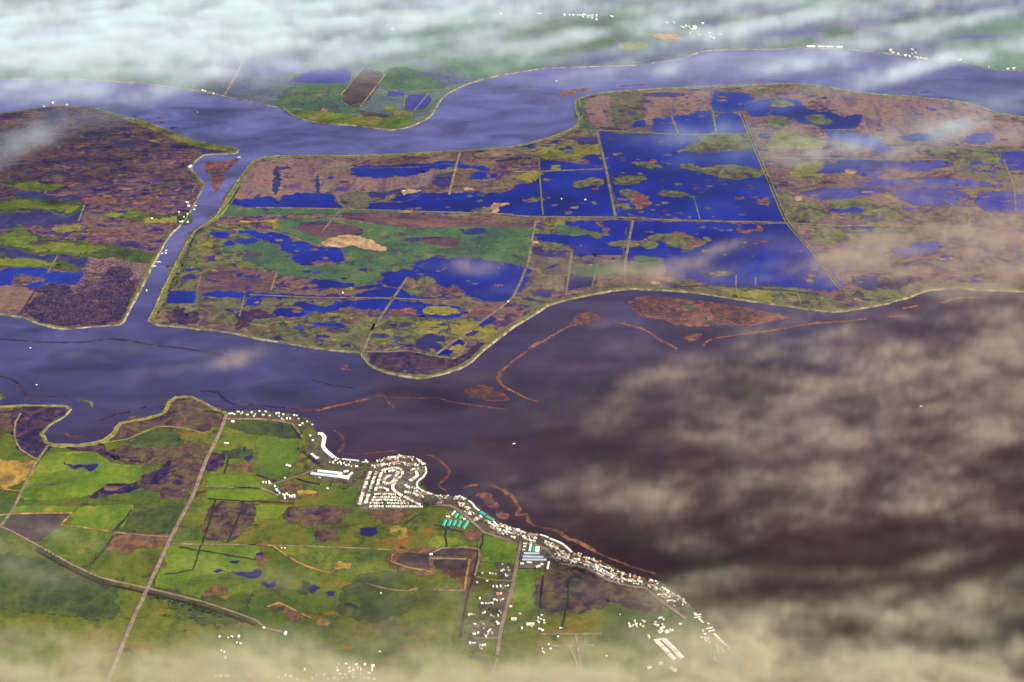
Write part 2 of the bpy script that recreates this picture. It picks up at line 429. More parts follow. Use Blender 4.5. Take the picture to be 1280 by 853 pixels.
def ribbon_world(name, P, prof, mats, kind='structure', jitter=0.0):
    """prof: list of (offset, z) across; mats: one material per strip between neighbouring offsets."""
    F = strip_frames(P)
    k = len(prof); verts = []; faces = []; mi = []
    jr = random.Random(len(P)); js = 1.0
    for p, f in zip(P, F):
        if jitter: js = max(1 - jitter, min(1 + jitter, js + jr.uniform(-.5, .5) * jitter))
        for (o, z) in prof:
            q = p + f * o * js
            verts.append((q.x, q.y, z))
    for i in range(len(P) - 1):
        for j in range(k - 1):
            a = i * k + j
            faces.append((a, a + k, a + k + 1, a + 1)); mi.append(j)
    me = bpy.data.meshes.new(name); me.from_pydata(verts, [], faces)
    ml = []
    for mname in mats:
        if mname not in ml: ml.append(mname); me.materials.append(MATS[mname])
    for p, i in zip(me.polygons, mi): p.material_index = ml.index(mats[i])
    set_rim(me, [2.0] * len(verts))
    me.update()
    bm = bmesh.new(); bm.from_mesh(me)
    bmesh.ops.recalc_face_normals(bm, faces=bm.faces)
    if sum(f.normal.z for f in bm.faces) < 0: bmesh.ops.reverse_faces(bm, faces=bm.faces)
    bm.to_mesh(me); bm.free()
    o = link(name, me)
    if kind: o['kind'] = kind
    return o

def road(name, s, width, mat, z=3.0, curve=True, wob=0.0):
    P = world_poly(s)
    P = smooth(P, False, 60) if curve else P
    if wob: P = roughen(P, False, rng_for(s), wob, 30, 8)
    h = width / 2
    return ribbon_world(name, P, [(-h - 1.5, z - .9), (-h, z), (h, z), (h + 1.5, z - .9)], [mat] * 3)

def levee(s, inner_left, grass='levee_grass', w_in=22, closed=False):
    """A bank along the water: rock on the river side, a pale crest track, grass on the land side."""
    P = smooth(world_poly(s), closed, 45)
    P = roughen(P, False, rng_for(s), .03, 40, 5)
    sgn = 1 if inner_left else -1
    prof = [(-10, -1.0), (-3.6, 4.6), (3.4, 4.6), (w_in * .45, 3.4), (w_in, 1.0)]
    prof = [(o * sgn, z) for o, z in prof]
    if sgn < 0: prof = prof[::-1]
    m = ['levee_rock', 'levee_rock', grass, grass]
    if sgn < 0: m = m[::-1]
    return ribbon_world('levee', P, prof, m, jitter=.45)

# ================================================================== THE SETTING
Z_LAND, Z_FIELD, Z_POND, Z_ISLET, Z_MOUND, Z_ROAD = 1.5, 2.0, 2.5, 3.0, 3.5, 4.0

# river water: one sheet under everything
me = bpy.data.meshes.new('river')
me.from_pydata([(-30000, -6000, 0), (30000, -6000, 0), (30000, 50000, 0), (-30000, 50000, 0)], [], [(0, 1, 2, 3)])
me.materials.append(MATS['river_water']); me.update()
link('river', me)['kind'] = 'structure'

SH_N = ('A 0,385 290,385 550,395 700,408 860,430 980,445 1085,467 1241,500 B 80,518 130,522 160,550 230,582 330,600 470,610 560,622 660,632 '
        '740,618 800,592 845,565 875,515 910,470 960,438 1030,408 1120,380 1241,357 C 150,335 340,326 560,320 700,305 830,285 860,270')
SH_N2 = 'Z 862,69.6 880,64 920,62 960,62 D 190,235 400,242 600,264 780,295 930,302 1060,335 1241,348'
SH_W = ('Z -60,150 0,143 54,133.6 85,133 116,135.4 134,140.5 160,148 191,156 222,169 242,176.6 271,182 291,185 298,188 295,192 271,193 254,194.7 '
        '242,204 240,210 E 925,45 960,90 988,120 965,170 930,240 885,310 830,360 790,420 740,510 690,610 640,700 600,785 580,800 400,815 300,820 200,800 100,765 0,750')
SH_C_N = ('E 720,780 760,700 810,590 860,490 910,395 950,340 1040,285 1080,220 1150,110 1230,0 B 0,775 50,762 200,755 400,757 620,752 800,742 990,733 '
          '1130,722 1241,712 C 100,690 220,655 300,620 325,595 318,560 303,525 305,490 350,470 430,452 560,442 750,430 1000,420 D 0,410 120,405 260,420 '
          '420,445 530,460 650,465 760,478 900,490 1010,510 1100,545 1241,570')
SH_C_S = ('H 1241,640 1000,630 900,625 770,635 680,668 560,700 430,725 310,738 200,728 100,712 0,698 G 1100,680 900,648 720,632 570,627 460,640 310,670 '
          '180,705 90,760 0,815 J 1180,85 1100,150 1040,205 980,240 880,270 800,283 720,275 620,255 550,225 525,195 510,165 440,155 330,145 200,125 '
          '100,108 0,92 I 1100,62 900,40 770,28 735,15 E 720,780')
SH_S_W = ('I -60,424 0,422 120,415 320,418 345,435 320,465 260,500 205,550 225,590 260,605 400,605 500,585 550,545 580,500 700,480 790,450 815,400 850,375 '
          '930,372 980,395 1060,440 1100,448')
SH_S_E = ('I 1100,448 1241,440 J 0,445 100,455 250,478 275,510 290,540 320,600 380,670 440,690 540,695 620,680 720,665 790,690 825,730 800,790 830,830 870,853 '
          'c 0,60 120,95 290,105 440,110 530,150 610,225 700,290 830,370 930,440 1020,490 1137,510 d 200,45 370,65 480,100 600,150 700,220 770,290 870,320 '
          '1024,380 e 150,140 280,200 400,250 560,300 720,330 820,400 930,480 1024,560 O 860,480 930,550 1000,610 1060,690 1110,740 1160,800 Z 952,856 975,885 1000,920')

def land(name, s_list, extra, mat, z=Z_LAND):
    P = []
    for s in s_list: P += smooth(world_poly(s), False, 45)
    P += [Vector(e) for e in extra]
    return sheet(name, P, z, mat, 3)

land('north_shore_land', [SH_N, SH_N2], [(9000, 12500), (29000, 14000), (29000, 49000), (-29000, 49000), (-29000, 14500), (-7000, 11400)], 'upland')
land('west_marsh_land', [SH_W], [gp(-60, 392), (-29000, 8600), (-29000, 11200), (-6500, 10800)], 'marsh_purple')
land('central_marsh_island', [SH_C_N, 'Z 1345,160 1430,165 1470,230 1440,330 1350,362', SH_C_S], [], 'marsh_brown')
land('south_land', [SH_S_W, SH_S_E], [(2300, 4000), (2300, -5900), (-29000, -5900), (-29000, 7000)], 'pasture')

levee(SH_N, True, 'levee_moss', 18)
levee(SH_N2, True, 'levee_grass', 18)
levee(SH_W, False, 'levee_grass', 24)
levee(SH_C_N, False, 'levee_grass', 34)
levee(SH_C_S, False, 'levee_grass', 30)
levee(SH_S_W, False, 'levee_moss', 26)

def fields(mat, items, z=Z_FIELD, name='field', **kw):
    for s in items: patch(name, s, mat, z, **kw)

def ponds(mat, items, z=Z_POND, **kw):
    for s in items: patch('pond', s, mat, z, **kw)

# ---------------- central island: fields
fields('marsh_olive', ['E 960,330 1240,330 F 60,520 100,640 300,700 540,780 500,830 300,800 0,790 E 1160,800 800,720 820,560 900,420', 'E 1140,120 1180,240 1050,290 960,330 930,400 830,640 740,770 800,700 900,460 960,350 1050,270'], z=1.7)
fields('grass_teal', [
    'F 100,330 130,292 300,292 480,312 600,322 760,334 1000,322 1241,327 G 60,332 100,345 90,400 60,500 0,512 F 1241,508 1100,485 950,472 800,480 620,470 430,440 320,420 180,360',
    'E 1090,430 1200,405 F 0,400 60,400 150,440 190,500 280,520 420,510 440,450 600,440 800,462 740,520 690,542 610,552 590,590 480,612 400,602 280,577 200,562 100,547 20,500 -40,480 -110,450',
    'E 1110,225 1241,228 F 200,236 420,244 760,254 500,262 200,256 0,262 E 1180,262 1050,280 1060,255',
    'C 330,490 360,500 350,600 420,632 330,630 340,590 318,560'])
fields('winter_field', [
    'E 1240,20 F 60,5 300,0 460,20 450,75 500,85 560,85 700,90 780,75 860,60 860,110 760,135 620,150 560,155 480,150 420,190 400,200 360,168 180,168 90,178 0,182 E 1150,188 1110,205 1180,90',
    'C 360,490 450,470 620,460 640,560 600,590 590,622 500,625 430,628 390,600',
    'C 640,455 830,445 960,455 970,530 860,555 740,565 690,600 660,620 640,540',
    'D 250,440 420,455 650,475 850,490 1010,520 1090,560 850,600 780,650 640,660 480,640 430,560 380,560 300,530',
    'D 960,600 1241,600 1241,700 1160,705 960,700'])
fields('peat_field', [
    'F 420,262 560,258 900,275 1241,295 G 100,290 100,325 0,325 F 1241,324 1000,320 860,330 740,325 560,300 440,285',
    'F 230,310 320,300 500,330 520,355 440,370 330,380 250,350 190,335',
    'F 800,380 900,375 990,390 960,415 880,425 820,400',
    'E 1060,520 1180,530 1241,540 F 0,545 100,555 80,590 60,640 0,640 E 1140,640 960,640 980,570',
    'F 1100,700 1200,690 1100,800 1000,840 900,845 1000,780'], amp=.08)
fields('marsh_dark', ['J 545,165 640,158 740,160 890,190 980,190 1040,150 1080,110 1115,120 1060,175 1000,215 850,262 750,268 640,245 565,212'], amp=.06)
fields('marsh_olive', [
    'F 440,790 520,760 620,770 720,760 760,790 720,830 640,850 560,845 460,820',
    'C 480,470 620,458 635,560 560,620 500,600', 'H 310,200 450,190 560,220 650,290 560,300 420,290 400,270 330,255',
    'C 880,660 960,650 1130,655 1200,730 1160,735 960,725 860,740 790,742 830,705 900,690',
    'G 750,590 800,585 940,580 960,600 1085,620 1241,622 H 120,625 350,690 330,735 200,722 0,692 G 1100,672 900,642 740,625',
    'H 430,640 600,610 760,600 1000,600 1241,610 1241,632 1000,624 900,620 770,630 680,660 560,692 480,690',
    'D 780,750 870,712 1000,720 1130,712 1145,760 1130,840 980,850 900,790', 'H 880,0 1000,10 1150,30 1130,90 1000,90 920,60',
    'J 0,0 300,20 440,10 560,30 540,100 500,150 330,130 100,95 0,80', 'J 590,0 900,0 1000,30 960,90 830,70 760,120 600,140 560,100',
    'F 420,170 560,165 590,195 540,225 440,232', 'H 40,150 160,190 280,250 220,300 90,298 60,240',
    'H 220,330 520,330 830,350 760,410 560,420 330,400 240,390'])
fields('grass_dry', [
    'F 780,800 860,780 920,800 860,840 790,850', 'J 940,140 985,118 1008,140 980,162', 'J 600,60 650,50 665,72 610,80', 'J 950,20 1080,0 1160,60 1060,100 980,70',
    'D 60,640 200,670 280,690 250,720 80,720 0,710', 'D 150,800 250,790 260,850 120,850', 'E 950,415 1030,405 1020,430 960,440',
    'H 560,170 610,165 635,185 600,195', 'G 1241,640 1100,640 1000,630 1241,690', 'C 480,720 550,712 640,728 745,718 740,735 650,742 490,748',
    'C 350,710 480,700 430,740 330,750 200,770 120,750 150,720', 'G 20,90 60,70 130,62 260,62 240,98 120,102'], z=2.5, name='grass_patch')
fields('marsh_dark', ['E 1150,760 1241,730 F 150,800 160,850 J 150,60 60,80 I 1241,40 E 1150,800', 'E 800,730 860,715 900,760 950,740 940,790 830,790', 'H 530,590 640,570 740,575 620,622 540,620'])

# ---------------- central island: ponds
ponds('pond_blue', [
    'F 455,75 462,48 500,42 820,42 870,27 985,22 1060,35 1130,45 1120,52 980,35 870,40 790,68 700,80 560,82',
    'F 480,36 700,28 870,16 980,6 985,14 870,24 700,34',
    'F 1030,95 1070,60 1110,62 1125,90', 'F 1140,70 1165,68 1172,85 1150,90',
    'E 1130,218 1140,192 1241,196 F 0,185 75,183 95,212 120,200 180,172 360,170 400,225 410,236 200,232 0,226',
    'F 550,228 580,212 720,210 745,195 790,172 830,165 1000,165 1200,165 1241,150 G 0,150 30,125 140,108 150,70 260,58 445,50 470,130 500,272 330,275 0,268 F 1241,262 1060,258 760,248 545,240',
    'F 655,195 700,175 790,150 800,160 740,195 700,200',
    'C 430,640 480,650 860,658 900,690 840,705 790,740 1000,745 1170,735 1210,820 G 1241,100 H 0,85 85,290 0,292 G 1241,298 1000,290 700,285 610,270 510,270 480,130 455,30',
    'C 145,780 260,790 350,800 440,815 445,825 150,828', 'C 340,770 380,755 430,755 450,800 380,800',
    'G 590,302 900,306 1241,315 H 95,318 220,450 300,540 360,608 330,630 150,622 0,610 G 1241,612 1085,605 960,605 940,590 800,570 720,520 740,485 700,478 560,490 560,400 580,320',
    'G 250,310 330,300 570,300 555,390 548,475 450,478 420,445 385,450 400,480 330,485 355,465 300,450 305,430 230,435 190,410 130,395 110,370 125,350 190,345 190,365 290,368 390,360 380,345 300,335',
    'F 590,590 610,550 700,540 760,520 800,490 900,480 1000,478 1100,490 1241,510 G 70,525 80,575 0,668 F 1220,690 1100,680 1070,670 1020,640 960,610 900,610 850,590 780,575 740,570 720,600 700,620 640,612',
    'F 480,662 600,625 700,628 750,640 840,670 740,678 640,668', 'F 270,595 290,580 350,585 420,600 490,620 600,600 600,620 500,625 300,620',
    'F 460,710 510,682 640,680 780,692 820,710 980,715 1030,740 980,765 880,765 800,750 700,755 640,745 600,720',
    'F 0,350 80,350 170,390 250,410 300,430 400,430 420,480 390,495 300,485 270,510 220,510 190,490 200,460 150,450 100,405 20,380 E 1160,345',
    'F 0,652 140,655 250,662 450,664 480,674 150,668 30,670 0,700', 'F 80,745 120,722 230,730 260,740 200,760 100,760',
    'F 190,705 230,690 330,720 420,690 480,685 440,715 330,745 250,735', 'E 1020,355 1120,350 1110,365 1040,372',
    'E 1140,395 1170,382 1241,385 1241,398 1160,402', 'E 1090,405 1130,398 1130,412 1095,418', 'E 900,535 970,530 970,545 910,545',
    'E 970,650 1100,645 1241,650 F 30,660 0,668 E 1000,660', 'E 1180,715 1200,680 1241,670 F 10,690 E 1241,712',
    'C 980,452 1130,457 1180,480 1120,500 1140,530 1060,545 975,538 978,500', 'C 700,580 760,570 860,560 960,540 985,640 800,648 690,640',
    'C 600,590 640,585 650,620 590,620', 'C 995,570 1070,548 1110,570 1150,640 1000,640',
    'D 0,490 60,480 140,490 200,540 280,545 380,575 450,560 420,620 300,635 220,600 150,590 60,560 0,560', 'C 1150,500 1241,485 D 0,490 0,560 C 1160,560',
    'J 880,175 920,140 965,150 950,185', 'J 930,125 960,100 1020,115 1000,125', 'H 160,160 300,142 460,142 600,150 460,170 330,190 200,180',
    'D 240,840 340,785 500,782 700,795 560,822 450,838 330,835', 'D 640,665 720,650 790,660 740,685 660,680', 'H 300,245 440,235 460,255 350,272',
    'F 275,790 370,800 420,795 430,805 300,805', 'J 1080,80 1160,40 1170,50 1090,90', 'J 1070,25 1110,0 1160,0 1110,25'], amp=.2)
patch('pond', 'E 810,695 825,640 945,640 940,695', 'pond_blue', 2.6, amp=.03, sm=False)
ponds('pond_dark', [
    'G 100,430 230,440 240,480 120,470', 'G 280,565 400,560 385,610 270,620', 'G 90,635 200,630 190,660 100,655', 'E 890,565 930,555 950,575 900,590',
    'J 780,110 830,75 900,80 880,150 800,140', 'J 1000,75 1050,50 1080,55 1050,80', 'J 560,70 640,75 640,85 570,85', 'J 400,115 450,115 460,135 410,135',
    'J 300,20 390,10 380,25', 'J 320,45 370,45 360,60', 'H 410,570 520,560 510,630 430,600', 'G 740,600 780,595 800,618 770,620',
    'E 1190,560 1241,555 1241,580 1200,590', 'F 1080,800 1140,760 1160,770 1100,815', 'E 1000,470 1040,465 1050,490 1010,495', 'F 500,345 525,335 520,358', 'F 430,500 480,490 470,510', 'F 500,535 530,525 560,535 540,545',
    'F 990,340 1110,335 1120,355 1020,360', 'F 720,385 790,380 790,395 730,395', 'F 860,110 880,75 950,62 940,120 900,135', 'F 530,160 640,158 720,140 700,150 620,180 590,190',
    'F 100,30 110,130 90,170 85,100', 'F 300,70 310,160 295,160', 'C 320,672 410,668 410,695 330,695', 'C 640,460 720,450 840,455 830,466 700,470'], amp=.16)
ponds('pond_haze', [
    'H 430,120 600,100 800,92 1000,110 1140,126 800,130 500,132', 'H 620,150 900,142 960,180 860,215 700,210', 'H 600,440 690,420 830,400 830,430 690,470',
    'H 1030,170 1200,160 1241,200 1241,250 1050,240', 'D 300,650 450,655 550,690 560,740 480,700 380,690', 'D 560,800 700,790 880,790 890,805 700,830',
    'D 990,790 1080,800 1130,815 1000,825', 'D 1140,750 1241,745 1241,820 1150,805', 'D 960,690 1010,650 1090,655 1080,690', 'H 410,70 540,60 520,75', 'H 380,330 520,325 500,350 400,350'], amp=.3)

# ---------------- central island: marsh islets standing in the ponds
fields('marsh_olive', [
    'G 820,40 850,25 900,40 960,35 1080,30 1160,45 1241,55 1241,75 1150,80 1080,95 980,75 880,55', 'G 300,125 390,90 450,95 440,115 360,130',
    'G 490,105 560,80 640,85 650,98 570,120 500,115', 'G 525,155 560,145 620,165 600,200 570,190', 'G 500,210 560,215 590,240 540,245',
    'G 715,160 740,150 830,160 855,175 800,185 740,178', 'G 870,178 885,172 890,185 875,188', 'G 580,20 640,10 730,40 680,45', 'G 730,12 770,20 760,30',
    'G 35,195 100,182 150,185 150,200 60,205', 'G 470,408 540,398 640,395 700,405 690,425 600,422',
    'G 650,390 690,370 780,365 850,368 880,380 900,395 940,380 955,390 900,420 800,422 740,395', 'G 930,545 1000,540 1060,545 1050,560 960,560',
    'F 740,625 800,615 850,650 800,665 750,655', 'F 770,580 850,575 870,595 800,605', 'G 385,350 460,345 470,365 430,380 390,372',
    'F 1050,245 1140,232 1150,255 1080,258', 'G 90,470 200,482 290,490 270,550 120,520', 'G 115,315 160,330 190,358 120,358', 'G 115,402 180,405 310,430 290,440 130,425',
    'G 380,208 400,203 410,212 395,220', 'D 180,570 260,560 310,600 230,600', 'D 40,480 20,520 120,515 90,490', 'D 0,600 60,575 120,590 60,620'], z=Z_ISLET, name='marsh_islet')
fields('grass_teal', ['G 200,340 250,320 380,350 380,362 230,360', 'G 290,540 450,510 700,500 735,520 620,550 480,560 330,565', 'G 600,470 700,475 740,485 600,492'], z=Z_ISLET, name='marsh_islet')
fields('grass_dry', ['F 815,740 835,717 940,722 985,744 900,753', 'G 165,305 250,300 260,320 180,322'], z=Z_ISLET, name='marsh_islet')
fields('reed', ['G 600,165 630,170 650,195 672,215 640,230 600,238 590,215', 'G 1180,195 1241,185 1241,225 1200,215', 'F 900,625 950,608 1010,640 940,650',
                'G 1090,345 1095,318 1108,318 1110,340 1185,340 1193,320 1203,322 1200,352 1100,355', 'G 410,300 440,298 440,318 415,318', 'G 1080,182 1120,180 1125,190 1085,192',
                'G 780,360 800,350 830,355 850,370 800,375', 'F 640,740 760,720 770,745 660,755', 'E 985,480 1000,470 1020,476 1000,488'], z=Z_ISLET, name='marsh_islet')
fields('sand', ['F 330,410 370,385 440,370 500,375 560,395 600,420 622,440 570,435 520,428 480,412 400,420', 'F 1140,230 1155,212 1215,210 1225,218 1170,225 1160,260 1145,258',
                'F 710,150 740,145 800,150 770,160 730,162 715,172', 'F 1005,140 1040,138 1055,148 1020,152', 'G 95,398 120,396 125,405 100,408', 'H 130,182 160,180 165,195 140,200',
                'G 675,592 710,590 720,605 690,608'], z=Z_MOUND, name='sand_bank', amp=.1)
fields('stubble', ['F 20,300 100,292 105,330 90,335 75,308', 'E 1130,295 1200,298 1241,300 F 20,302 E 1180,306', 'H 380,50 430,55 420,70 390,70', 'F 690,246 760,248 750,258 700,256'], z=Z_MOUND, name='soil_patch', amp=.1)

# many small tussocks standing in the flooded fields
rt = random.Random(21)
for box, n in (('G 470,60 1180,280', 60), ('G 130,60 450,260', 16), ('G 600,320 1240,470', 34), ('G 260,310 550,480', 14), ('F 600,500 1230,700', 36), ('F 560,170 1230,250', 16), ('C 460,660 1180,840', 26), ('C 690,450 1160,640', 22), ('F 0,350 420,500', 14), ('H 100,320 300,600', 12)):
    (xa, ya), (xb, yb) = pts(box)
    for k in range(n):
        cx, cy = rt.uniform(xa, xb), rt.uniform(ya, yb); ra = rt.uniform(1.2, 6.5); rb = ra * rt.uniform(.14, .34)
        s = 'Z ' + ' '.join('%.2f,%.2f' % (cx + ra * rt.uniform(.5, 1.2) * math.cos(t), cy + rb * rt.uniform(.5, 1.2) * math.sin(t)) for t in [i * .785 for i in range(8)])
        patch('marsh_islet', s, rt.choice(('marsh_olive', 'marsh_olive', 'reed', 'marsh_brown', 'pond_dark')), 2.9, amp=.2, step=25)
# small pools scattered through the marshes
for box, n in (('E 0,60 850,200', 26), ('E 0,250 800,480', 22), ('A 60,560 900,840', 40), ('E 800,320 1240,780', 36), ('F 0,540 560,830', 46), ('F 560,690 1100,840', 22), ('J 0,0 500,120', 22), ('J 560,10 1100,150', 24), ('C 20,620 420,840', 24), ('D 250,440 1200,840', 50), ('H 120,80 1200,600', 80), ('F 0,0 440,170', 16), ('C 360,460 960,560', 20)):
    (xa, ya), (xb, yb) = pts(box)
    for k in range(n):
        cx, cy = rt.uniform(xa, xb), rt.uniform(ya, yb); ra = rt.uniform(1.5, 8); rb = ra * rt.uniform(.1, .3)
        s = 'Z ' + ' '.join('%.2f,%.2f' % (cx + ra * rt.uniform(.4, 1.2) * math.cos(t), cy + rb * rt.uniform(.4, 1.2) * math.sin(t)) for t in [i * .785 for i in range(8)])
        patch('pool', s, rt.choice(('pond_dark', 'pond_dark', 'pond_blue', 'pond_haze', 'marsh_olive', 'reed', 'grass_dry')), 2.8, amp=.25, step=25)

# ---------------- western marsh island
fields('grass_dark', ['E -200,200 0,200 110,185 300,205 390,215 400,240 340,270 250,245 130,240 0,255 -200,270',
                      'E -150,370 0,370 60,335 120,335 200,380 330,390 420,405 560,420 740,460 720,500 560,480 420,470 280,460 150,450 0,415 -150,400',
                      'E -150,450 0,450 120,470 280,490 390,500 390,530 180,520 0,515 -150,520', 'E 640,255 760,275 850,270 860,300 730,300 600,285'])
fields('grass', ['E -100,215 0,212 100,200 300,222 380,228 330,258 240,238 100,230 0,240', 'E -100,390 0,385 70,350 180,392 300,410 500,430 400,450 200,432 0,408', 'E 500,265 640,240 700,262 600,282',
                 'E 40,125 150,105 230,130 340,120 200,150', 'E 0,480 100,482 300,510 180,515 0,508'], z=2.45, name='grass_patch')
fields('grass_dry', ['E 700,292 860,284 868,300 740,304', 'E 500,262 590,262 580,275 510,274', 'E 260,330 390,320 380,345 280,350', 'A 600,570 740,610 860,660 1050,715 1140,735 980,715 860,680 740,632'], z=2.9, name='grass_patch')
ponds('pond_blue', ['E -100,545 0,540 20,530 220,530 225,560 210,575 150,560 60,570 50,605 0,610 -100,600', 'E 220,600 240,550 380,545 385,580 370,600 260,595', 'E 130,610 200,590 215,605 160,625'])
ponds('pond_dark', ['E -100,265 0,265 150,260 200,245 250,270 340,280 400,245 395,275 340,310 200,315 0,330 -100,330', 'E 310,180 340,170 400,185 390,195 330,195',
                    'E 70,160 150,160 280,185 240,192 120,180', 'E 0,425 100,450 200,470 290,465 420,490 410,520 330,490 200,478 100,468 0,440', 'E 130,340 200,360 330,370 280,395 190,380',
                    'A 970,710 1040,715 1100,735 1060,745 980,740', 'A 220,550 300,545 330,565 260,585', 'E 580,400 680,405 700,425 620,420', 'A 560,700 640,690 660,710 580,720', 'E 880,130 930,125 935,140 890,150'])
fields('winter_field', ['E -100,620 0,620 130,630 165,645 130,700 100,740 0,745 -100,750', 'E 410,480 560,490 700,515 690,560 640,580 560,540 430,540'], z=2.3)
fields('reed', ['E 430,345 600,350 640,362 450,362', 'E 400,195 600,190 800,200 820,215 600,212 420,208', 'E 640,245 800,265 850,262 760,255', 'A 850,755 940,748 960,760 870,765', 'A 0,600 60,590 70,610 0,620', 'A 100,715 220,705 260,745 130,750'], z=2.6, name='reed_patch')

fields('marsh_dark', ['E 180,620 300,600 340,640 300,690 220,660', 'E 540,520 620,530 610,600 540,590', 'E 130,720 250,640 330,660 480,640 560,620 640,600 640,660 570,780 450,795 300,795 180,770'], z=2.35)
# ---------------- reed beds and drift lines in the open river
def reedbed(s, mat='reed', amp=.16, lmin=10): patch('reed_bed', s, mat, .5, amp, lmin, 40, 14, True, .8, 9)
reedbed('i 660,225 700,180 820,180 900,170 960,140 1000,150 940,190 900,250 860,270 800,290 740,290 690,270')
reedbed('i 735,310 800,300 870,305 830,380 790,430 770,460 755,430')
reedbed('G 575,685 660,660 780,675 870,680 960,690 1100,715 1241,740 H 120,765 80,778 0,785 G 1150,805 1000,800 900,810 800,800 720,770 640,760 590,730')
fields('grass_teal', ['G 820,685 850,700 890,730 880,735 840,712', 'G 910,755 960,785 1030,800 1000,806 940,790'], z=.9, name='reed_patch')
fields('reed_dark', ['G 600,690 700,690 760,740 700,750 620,730', 'G 950,695 1100,720 1180,750 1120,785 1020,770', 'G 740,690 820,700 800,780 760,760'], z=.7, name='reed_patch')
reedbed('G 290,780 320,750 380,738 435,770 400,790 300,805', 'reed_dark')
reedbed('J 1005,355 1030,335 1110,310 1170,350 1230,385 1150,395 1050,380', 'reed_dark')
reedbed('J 410,235 430,218 455,245')
reedbed('K 820,85 880,70 920,75 870,105')
reedbed('c 640,70 720,62 790,70 810,140 740,150 650,110'); reedbed('c 750,165 810,140 890,220 850,240 800,240 760,220'); reedbed('c 850,310 930,285 1000,340 940,370 880,345')
reedbed('I 0,345 15,355 20,375 5,388 -20,390 -20,340', 'marsh_olive')
reedbed('C 225,475 235,460 262,440 390,428 330,445 250,462', 'reed_gold')

def drift(s, w0, mat='reed_dark', seed=0):
    P = smooth(world_poly(s), False, 22); rnd = rng_for(s); n = len(P); F = strip_frames(P)
    a = []; b = []
    ph = rnd.uniform(0, 6)
    wv = 1.0
    for i, (p, f) in enumerate(zip(P, F)):
        t = i / (n - 1)
        wv = .7 * wv + .3 * rnd.uniform(.2, 1.9)
        ww = w0 * (.25 + min(1, 6 * t, 6 * (1 - t)) * .75) * max(.15, wv + .4 * math.sin(ph + i * .4))
        c = p + f * rnd.gauss(0, w0 * .22)
        a.append(c + f * ww / 2); b.append(c - f * ww / 2)
    return sheet('reed_drift', a + b[::-1], .45, mat, .7, rim=9)
for s, ww, m in [
    ('G 290,800 K 200,75 100,130 0,205 J 1185,255 1175,290 1210,330 1241,345 K 60,375 130,400', 22, 'reed_gold'),
    ('J 860,370 950,400 1060,415 1210,435', 20, 'reed_dark'), ('J 60,420 180,435 290,440 330,430 450,405 560,380 610,365 640,395 670,430', 24, 'reed_dark'),
    ('J 300,440 330,432 450,402 540,384', 20, 'reed_gold'),
    ('J 345,460 360,478', 30, 'reed_gold'), ('J 270,290 360,315 470,330', 14, 'marsh_dark'), ('J 540,350 600,358 650,365', 16, 'marsh_dark'),
    ('J 375,535 400,550 420,570 425,610 400,640 440,655 550,648 720,632', 18, 'reed_dark'), ('J 810,655 850,660 890,680 935,730 920,775 880,800 920,830', 22, 'reed_dark'),
    ('c 870,0 960,20 1040,100 1080,170 1137,250 O 20,45 70,40 80,75 120,100', 24, 'reed_gold'), ('O 120,100 170,110 220,120 280,160 340,180 410,225', 34, 'reed_gold'),
    ('O 400,222 480,255 600,300 700,330', 8, 'reed_dark'),
    ('K 500,10 620,40 680,70 720,100 800,140', 22, 'reed_gold'), ('K 930,125 960,95 1080,75 1241,55 L 200,20 400,5 H 480,770', 24, 'reed_gold'),
    ('H 580,760 700,755', 14, 'reed_gold'), ('H 650,720 740,705', 20, 'reed_gold'), ('H 840,695 920,670 1060,665', 16, 'reed_gold'),
    ('I -40,95 0,95 100,100 250,110 400,108 540,92 640,105 720,120 850,135 1000,155 1110,180', 13, 'marsh_dark'),
    ('I -20,275 0,275 60,290 100,320 130,365 200,372 320,370', 12, 'marsh_dark'), ('I 970,345 1050,350 1090,390 1140,410 1241,412 J 60,420', 13, 'marsh_dark'),
    ('I 480,490 560,460 640,445 710,420', 12, 'marsh_dark'), ('I 315,545 330,565 400,565', 14, 'reed_dark'), ('I 380,390 440,400 450,425', 14, 'marsh_olive'),
    ('C 520,420 650,410', 14, 'reed_dark'), ('C 1030,400 1220,388', 20, 'reed_gold'), ('J 1140,805 1190,820 1225,853', 18, 'reed_gold'), ('J 1010,815 1050,800 1080,802', 10, 'reed_gold'),
    ('J 650,375 740,380 860,378', 10, 'reed_dark'), ('I 620,100 660,108', 30, 'marsh_dark'), ('I 1000,158 1100,178', 22, 'marsh_dark'), ('J 50,418 200,435', 18, 'marsh_dark')]:
    drift(s, ww * .38, m)

# ---------------- northern land
fields('plough_dark', ['B 420,460 520,340 620,370 510,520 440,500', 'B 720,530 750,460 820,460 770,530', 'B 780,530 830,465 848,480 810,532', 'B 500,540 640,560 640,568 520,562'], amp=.04)
ponds('pond_haze', ['B 640,465 650,442 720,446 715,468', 'B 725,528 755,462 815,462 768,530', 'B 785,528 832,468 845,482 808,530', 'B 0,330 120,300 250,330 180,350 0,360', 'B 200,400 440,400 450,345 380,330 250,350'], amp=.05)
fields('grass_teal', ['B 170,430 350,390 440,410 400,490 500,540 350,550 200,520 100,510', 'B 620,350 720,330 910,410 840,450 640,440', 'C 0,100 200,70 500,90 600,150 450,240 0,280', 'D 280,150 400,140 430,190 300,200', 'D 0,210 180,180 240,210 0,235', 'D 600,100 800,80 760,150 640,140'])
fields('grass', ['B 140,535 250,545 380,555 560,575 640,575 720,590 690,622 560,614 330,592 230,574 170,552'], z=2.45)
fields('grass_dry', ['B 255,575 330,550 380,555 330,590', 'B 450,570 630,578 600,605 460,590', 'B 610,530 640,515 685,528 650,540', 'B 660,560 680,535 750,550 740,565', 'C 530,215 650,205 640,235 540,245'], z=2.9, name='grass_patch')
